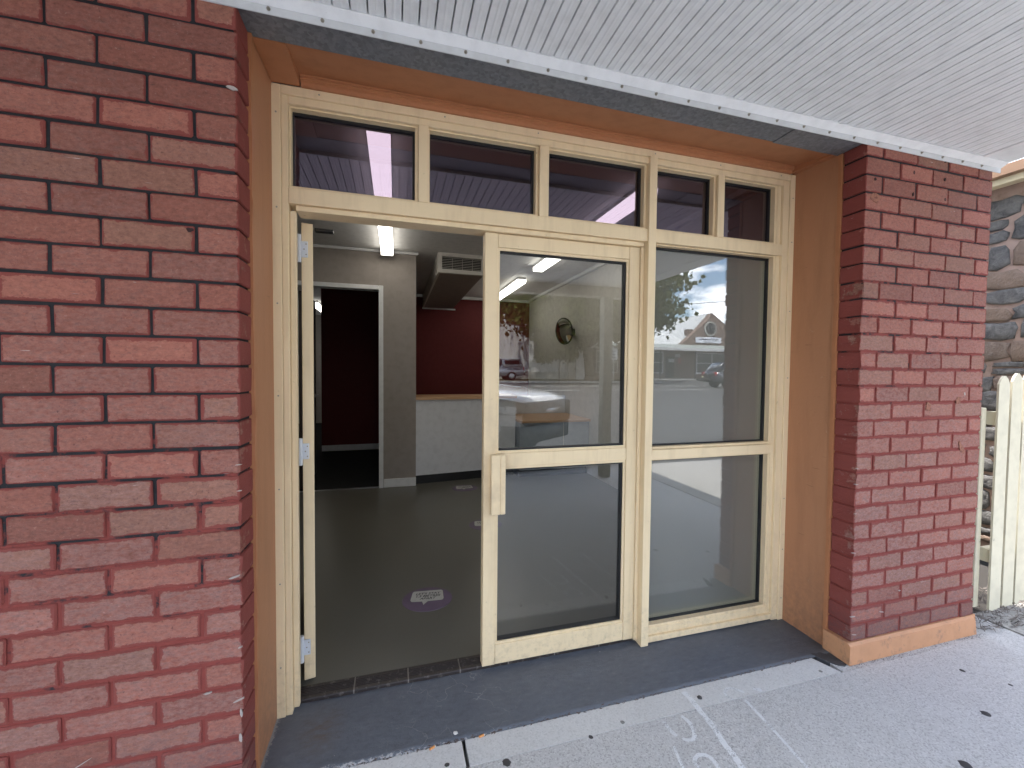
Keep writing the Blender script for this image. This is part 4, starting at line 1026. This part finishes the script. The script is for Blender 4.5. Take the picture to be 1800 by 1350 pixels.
# shops with gable
M_shopbrick = paint('far_red_brick', (.215, .155, .125), .85, .12, 1.5, (.13, .08, .065), 5, (.5, .65), .2, 20)
M_iron = paint('pale_iron_roof', (.56, .58, .58), .45, .06, .8)
sh = thing('gabled_shop', (31, -38, .9), 'brick shop row across the street with twin gables, a round vent and a white sign', 'building')
boxo('wall', M_shopbrick, sh, 16.8, 45, -44, -34.0, .6, 4.2)
bm = bm_new(); prism(bm, [(28.7, 4.2), (32.4, 7.25), (36.1, 4.2)], 'y', -34.6, -33.98); obj('gable', bm, M_shopbrick, sh)
bm = bm_new(); prism(bm, [(30.9, 5.5), (33.3, 7.9), (38.5, 4.4), (38.5, 4.2), (30.9, 4.2)], 'y', -35.3, -34.7); obj('gable', bm, M_shopbrick, sh)
bm = bm_new(); quad(bm, (33.3, -35.3, 7.95), (38.6, -35.3, 4.5), (38.6, -44, 4.5), (33.3, -44, 7.95)); quad(bm, (33.3, -35.3, 7.95), (30, -35.3, 4.6), (30, -44, 4.6), (33.3, -44, 7.95)); obj('gable_roof', bm, M_iron, sh)
bm = bm_new(); quad(bm, (16.5, -34.4, 4.25), (30.5, -34.4, 4.25), (30.5, -38.5, 6.2), (16.5, -38.5, 6.2)); obj('roof', bm, M_iron, sh)
boxo('roof_vent', M_shopbrick, sh, 30.2, 30.9, -35.2, -34.7, 5.4, 6.05)
for x in (23.5, 26.4): boxo('ridge_vent', M_iron, sh, x, x+.6, -38.4, -38, 6.1, 6.5)
bm = bm_new(); cyl(bm, (32.45, -33.975, 6.1), (32.45, -33.90, 6.1), .78, seg=24); vt = obj('round_vent', bm, M_wbase, sh)
bm = bm_new(); cyl(bm, (32.45, -33.899, 6.1), (32.45, -33.87, 6.1), .62, seg=24); obj('vent_louvre', bm, M_kick, vt)
bm = bm_new(); quad(bm, (16.8, -33.97, 4.35), (45, -33.97, 4.35), (45, -31.9, 3.85), (16.8, -31.9, 3.85)); obj('verandah_roof', bm, paint('dull_verandah_iron', (.30, .33, .31), .5, .08, 1), sh)
boxo('verandah_fascia', M_wrender, sh, 16.8, 45, -31.93, -31.86, 3.60, 3.86)
for x in (17.2, 21, 25, 29, 33.5, 38): boxo('verandah_post', M_kick, sh, x-.05, x+.05, -31.95, -31.88, gz(-32)+.1, 3.6)
for (x0, x1) in ((30.8, 34.6), (36, 39), (19.2, 21.6), (24.2, 26.8)):
    fr = boxo('window', M_wrender, sh, x0, x1, -33.998, -33.95, 1.35, 1.47)
    boxo('window_frame', M_wrender, fr, x0, x1, -33.998, -33.95, 3.45, 3.57)
    for x in (x0, (x0+x1)/2, x1-.12): boxo('window_frame', M_wrender, fr, x, x+.12, -33.998, -33.95, 1.471, 3.449)
    boxo('window_frame', M_wrender, fr, x0+.121, (x0+x1)/2-.001, -33.998, -33.955, 2.4, 2.5); boxo('window_frame', M_wrender, fr, (x0+x1)/2+.121, x1-.121, -33.998, -33.955, 2.4, 2.5)
    boxo('pane', M_winglass, fr, x0+.1, x1-.1, -33.999, -33.985, 1.4, 3.5)
for (x0, z0, w, h, m_) in ((27.4, 2.5, .7, .35, M_white), (28.6, 2.4, .3, .6, paint('red_poster', (.42, .09, .10), .6)), (22.4, 2.5, .9, .35, M_white), (28.2, 3.05, .6, .3, M_white)):
    boxo('poster', m_, sh, x0, x0+w, -33.995, -33.96, z0, z0+h)
boxo('door', M_kick, sh, 27.1, 28.1, -33.995, -33.97, .9, 3.1)
sg = boxo('shop_sign', paint('white_sign_face', (.72, .74, .80), .4, .03, 1), sh, 30.6, 33.8, -33.96, -33.88, 4.58, 5.2)
bm = bm_new(); ribbon(bm, [(0, 0), (.2, .12), (.35, -.06), (.5, .14), (.7, .02), (.95, .10), (1.2, .0), (1.45, .08), (1.7, .0), (1.95, .09), (2.2, .01), (2.45, .06)], .07, 0)
o = obj('sign_lettering', bm, plain('dark_blue_script', (.03, .03, .07), .5), sg)
o.data.transform(Matrix.Translation((33.42, -33.872, 4.90)) @ Matrix.Rotation(R(180), 4, 'Z') @ Matrix.Rotation(R(90), 4, 'X'))
bm = bm_new(); box(bm, 31.6, 33.0, -33.879, -33.872, 4.68, 4.72); obj('sign_underline', bm, plain('grey_small_print', (.2, .2, .25), .5), sg)
# street sign
ss = thing('parking_sign', (17.15, -27, .7), 'small white parking sign on a thin steel pole at the far kerb', 'sign')
bm = bm_new(); cyl(bm, (17.15, -27.0, gz(-27)), (17.15, -27.0, 3.4), .035, seg=8); obj('pole', bm, M_metal, ss)
spl = boxo('sign_plate', M_white, ss, 16.85, 17.45, -26.96, -26.945, 2.42, 3.32)
for z in (3.05, 2.8, 2.55): boxo('sign_print', M_ink, spl, 16.98, 17.32, -26.9445, -26.942, z, z+.09)
# overhead wire
wr = thing('power_line', (24, -25, 7), 'thin overhead power line crossing the sky above the far shops', 'power line')
bm = bm_new()
pl0, pl1 = Vector((24.6, -47.0, 10.3)), Vector((41.0, -17.0, 9.5))
prev = pl0
for i in range(1, 13):
    t = i/12; p = pl0.lerp(pl1, t); p.z -= 1.2*4*t*(1-t); cyl(bm, prev, p, .03, seg=5); prev = p
obj('wire', bm, M_blk, wr)

# ------------------------------------------------------------------ VEHICLES
M_carwhite = plain('white_car_paint', (.78, .79, .80), .18, **{'Coat_Weight': .8, 'Coat_Roughness': .05})
M_carsilver = plain('silver_car_paint', (.42, .43, .46), .25, .3, **{'Coat_Weight': .7})
M_cargrey = plain('dark_grey_car_paint', (.05, .055, .065), .22, .2, **{'Coat_Weight': .8})
M_carglass = plain('car_window_glass', (.015, .018, .02), .04)
M_tyre = plain('tyre_rubber', (.018, .018, .018), .8); M_rim = plain('alloy_rim', (.45, .45, .46), .3, .8)
M_lamp = plain('headlamp_lens', (.10, .10, .105), .12, .2); M_lampshine = plain('headlamp_highlight', (.85, .86, .88), .35); M_tail = plain('red_tail_lamp', (.35, .015, .02), .15)
M_chrome = plain('chrome_grille', (.50, .51, .52), .15, .9); M_plate = plain('number_plate', (.65, .62, .40), .4)
def loft(bm, st):
    prev = None
    for ring in st:
        r = [bm.verts.new(p) for p in ring]
        if prev:
            n = len(r)
            for i in range(n): bm.faces.new((prev[i], prev[(i+1) % n], r[(i+1) % n], r[i]))
        else: bm.faces.new(r[::-1])
        prev = r
    bm.faces.new(prev)
def ring(x, hw, zb_, zt, top=.88, crown=.03):
    return [(x, -hw*.93, zb_), (x, -hw, zb_+(zt-zb_)*.35), (x, -hw*.985, zb_+(zt-zb_)*.78), (x, -hw*top, zt-.02), (x, -hw*.45, zt+crown*.7), (x, 0, zt+crown), (x, hw*.45, zt+crown*.7), (x, hw*top, zt-.02), (x, hw*.985, zb_+(zt-zb_)*.78), (x, hw, zb_+(zt-zb_)*.35), (x, hw*.93, zb_)]
def vehicle(name, label, group, T, kind, paintm):
    t = thing(name, T.translation, label, 'ute' if kind != 'suv' else 'car', group)
    def add(nm, bm, m, par=t, sm=True):
        bmesh.ops.transform(bm, matrix=T, verts=bm.verts[:]); return obj(nm, bm, m, par, sm)
    hw = .90
    bm = bm_new()
    if kind == 'suv': st = [(2.30, .62, .45, .80), (2.24, .80, .38, .92), (2.0, .90, .30, .98), (1.3, .92, .30, 1.06), (.9, .92, .30, 1.12), (-1.6, .92, .30, 1.14), (-2.2, .90, .35, 1.12), (-2.32, .80, .42, 1.0)]
    else: st = [(2.62, .55, .50, .86), (2.56, .74, .42, .98), (2.40, .86, .36, 1.035), (2.05, .91, .34, 1.085), (1.35, .92, .34, 1.15), (1.05, .92, .34, 1.17), (-.75, .92, .34, 1.15), (-.80, .92, .34, 1.17), (-2.55, .92, .40, 1.17), (-2.62, .86, .48, 1.10)]
    loft(bm, [ring(x, h, a, b_) for x, h, a, b_ in st]); body = add('body', bm, paintm)
    # cabin
    bm = bm_new()
    if kind == 'suv': cb = [(1.05, 1.10, .80, .80), (.25, 1.72, .66, .80), (-.2, 1.78, .66, .80), (-1.7, 1.74, .64, .80), (-2.2, 1.12, .78, .80)]
    else: cb = [(1.15, 1.14, .78, .80), (.32, 1.74, .62, .80), (-.1, 1.80, .63, .80), (-.62, 1.78, .63, .80), (-.82, 1.14, .76, .80)]
    def cring(x, zt, hwt, hwb): return [(x, -hwb, 1.08), (x, -hwt, zt), (x, -hwt*.5, zt+.03), (x, hwt*.5, zt+.03), (x, hwt, zt), (x, hwb, 1.08)]
    loft(bm, [cring(*c) for c in cb]); cab = add('cabin', bm, paintm)
    # windscreen and side glass just proud of the cabin skin
    bm = bm_new(); x0, x1, z0_, z1 = cb[0][0], cb[1][0], cb[0][1], cb[1][1]; n = Vector((z1-z0_, 0, x0-x1)).normalized()*.012
    def on(tt, w): 
        p = Vector((x0+(x1-x0)*tt, 0, z0_+.03+(z1-z0_)*tt))+n; p.y = w; return p
    wa, wb_ = .70, .57
    quad(bm, on(.06, -wa), on(.06, wa), on(.93, wb_), on(.93, -wb_)); add('windscreen', bm, M_carglass, t, False)
    for s in (-1, 1):
        xs = [(.72, -.05), (-.10, -.70)] if kind != 'suv' else [(.68, -.2), (-.26, -1.0), (-1.06, -1.75)]
        for xa, xb in xs:
            bm = bm_new()
            def sd_(x, z): return Vector((x, s*(.80-(z-1.08)/(.70)*.165+.014), z))
            ta = 1.16 if xa < .6 else 1.17
            quad(bm, sd_(xa+(.02 if xa > .5 else 0), 1.18), sd_(xb, 1.18), sd_(xb, 1.66), sd_(xa-(.42 if xa > .5 else 0), 1.66)); add('side_window', bm, M_carglass, t, False)
    for wx in ((1.62, -1.55) if kind != 'suv' else (1.42, -1.40)):
        for s in (-1, 1):
            bm = bm_new(); cyl(bm, (wx, s*.68, .37), (wx, s*.935, .37), .37, seg=24); w = add('wheel', bm, M_tyre, t)
            bm = bm_new(); cyl(bm, (wx, s*.936, .37), (wx, s*.945, .37), .24, .20, seg=16); add('rim', bm, M_rim, w)
    fx = 2.30 if kind == 'suv' else 2.60
    for s in (-1, 1):
        bm = bm_new()
        pts = [(fx-.60, s*.93, 1.02), (fx-.56, s*.945, .93), (fx-.26, s*.925, .80), (fx+.03, s*.68, .79), (fx+.05, s*.60, .84), (fx+.03, s*.61, .95), (fx-.12, s*.80, 1.0)]
        A = [bm.verts.new(p) for p in pts]; B = [bm.verts.new((p[0]-.06, p[1]*.9, p[2])) for p in pts]
        bm.faces.new(A)
        for i in range(len(A)): bm.faces.new((A[i], B[i], B[(i+1) % len(A)], A[(i+1) % len(A)]))
        hl = add('headlight', bm, M_lamp, t, False)
        for (ax, ay, az, l_, h_) in ((fx-.40, .922, .925, .13, .045), (fx-.20, .895, .875, .10, .05), (fx-.06, .77, .87, .07, .05)):  # bright highlights of the lamp put in as white panels
            bm = bm_new(); d_ = Vector((.86, -.5*s, 0)) if ax > fx-.3 else Vector((1, -.12*s, 0)); n_ = Vector((.5, .86*s, 0)) if ax > fx-.3 else Vector((.12, s, 0)); c_ = Vector((ax, s*ay, az))+n_*.012
            quad(bm, c_-d_*l_-Vector((0, 0, h_*.6)), c_+d_*l_-Vector((0, 0, h_)), c_+d_*l_+Vector((0, 0, h_*.6)), c_-d_*l_+Vector((0, 0, h_))); add('lamp_highlight', bm, M_lampshine, hl, False)
        bx = -2.3 if kind == 'suv' else -2.60
        bm = bm_new(); box(bm, bx-.03, bx+.10, s*.80-.11, s*.80+.11, .82, 1.10, bev=.01); add('tail_light', bm, M_tail, t)
    bm = bm_new(); box(bm, fx-.06, fx+.10, -.60, .60, .64, .95, bev=.03); gr = add('grille', bm, M_kick, t)
    for z in (.80,):
        bm = bm_new(); box(bm, fx+.1005, fx+.115, -.16, .16, z, z+.05); add('grille_badge', bm, M_chrome, gr)
    bm = bm_new(); loft(bm, [[(fx-.45, -.93, .40), (fx-.45, -.93, .66), (fx-.45, .93, .66), (fx-.45, .93, .40)], [(fx-.05, -.80, .38), (fx-.05, -.80, .65), (fx-.05, .80, .65), (fx-.05, .80, .38)], [(fx+.09, -.55, .40), (fx+.09, -.55, .62), (fx+.09, .55, .62), (fx+.09, .55, .40)]]); add('front_bumper', bm, M_kick if kind == 'ute' else paintm, t)
    bm = bm_new(); box(bm, -2.74, -2.60, -.85, .85, .45, .62, bev=.02); add('rear_bumper', bm, M_kick, t)
    bm = bm_new(); box(bm, -2.75, -2.742, -.18, .18, .68, .80); (box(bm, fx+.091, fx+.10, -.18, .18, .46, .58) if kind != 'ute' else None); add('number_plate', bm, M_plate, t)
    for s in (-1, 1):
        bm = bm_new(); box(bm, .78, .93, s*.90-.02, s*.90+.20*s+.02, 1.16, 1.30, bev=.02); add('wing_mirror', bm, paintm, t)
    if kind == 'canopy':
        bm = bm_new(); loft(bm, [cring(-.86, 1.74, .66, .86), cring(-2.35, 1.74, .66, .86), cring(-2.60, 1.2, .78, .86)]); cp = add('canopy', bm, paintm, t)
        for s in (-1, 1):
            bm = bm_new(); quad(bm, (-1.0, s*.79, 1.32), (-2.28, s*.79, 1.32), (-2.20, s*.71, 1.64), (-1.0, s*.71, 1.64)); add('canopy_window', bm, M_carglass, cp, False)
    return t
def place(x, y, z, heading): return Matrix.Translation((x, y, z)) @ Matrix.Rotation(R(heading), 4, 'Z')
hd = 51.0; fc = Vector((2.76, -3.78)); c = fc - Vector((math.cos(R(hd)), math.sin(R(hd))))*2.58*1.10
vehicle('parked_ute', 'white ute parked nose in at an angle to the near kerb', 'parked vehicles', place(c.x, c.y, gz(c.y)+.03, hd) @ Matrix.Scale(1.10, 4), 'ute', M_carwhite)
vehicle('parked_ute', 'white ute with a tray canopy parked beside the tall white building', 'parked vehicles', place(7.95, -30.6, gz(-30.2)+.02, 180), 'canopy', M_carsilver)
vehicle('parked_car', 'dark wagon stopped on the road in front of the gabled shop', 'parked vehicles', place(24.2, -21.6, gz(-21.6)+.02, 12), 'suv', M_cargrey)
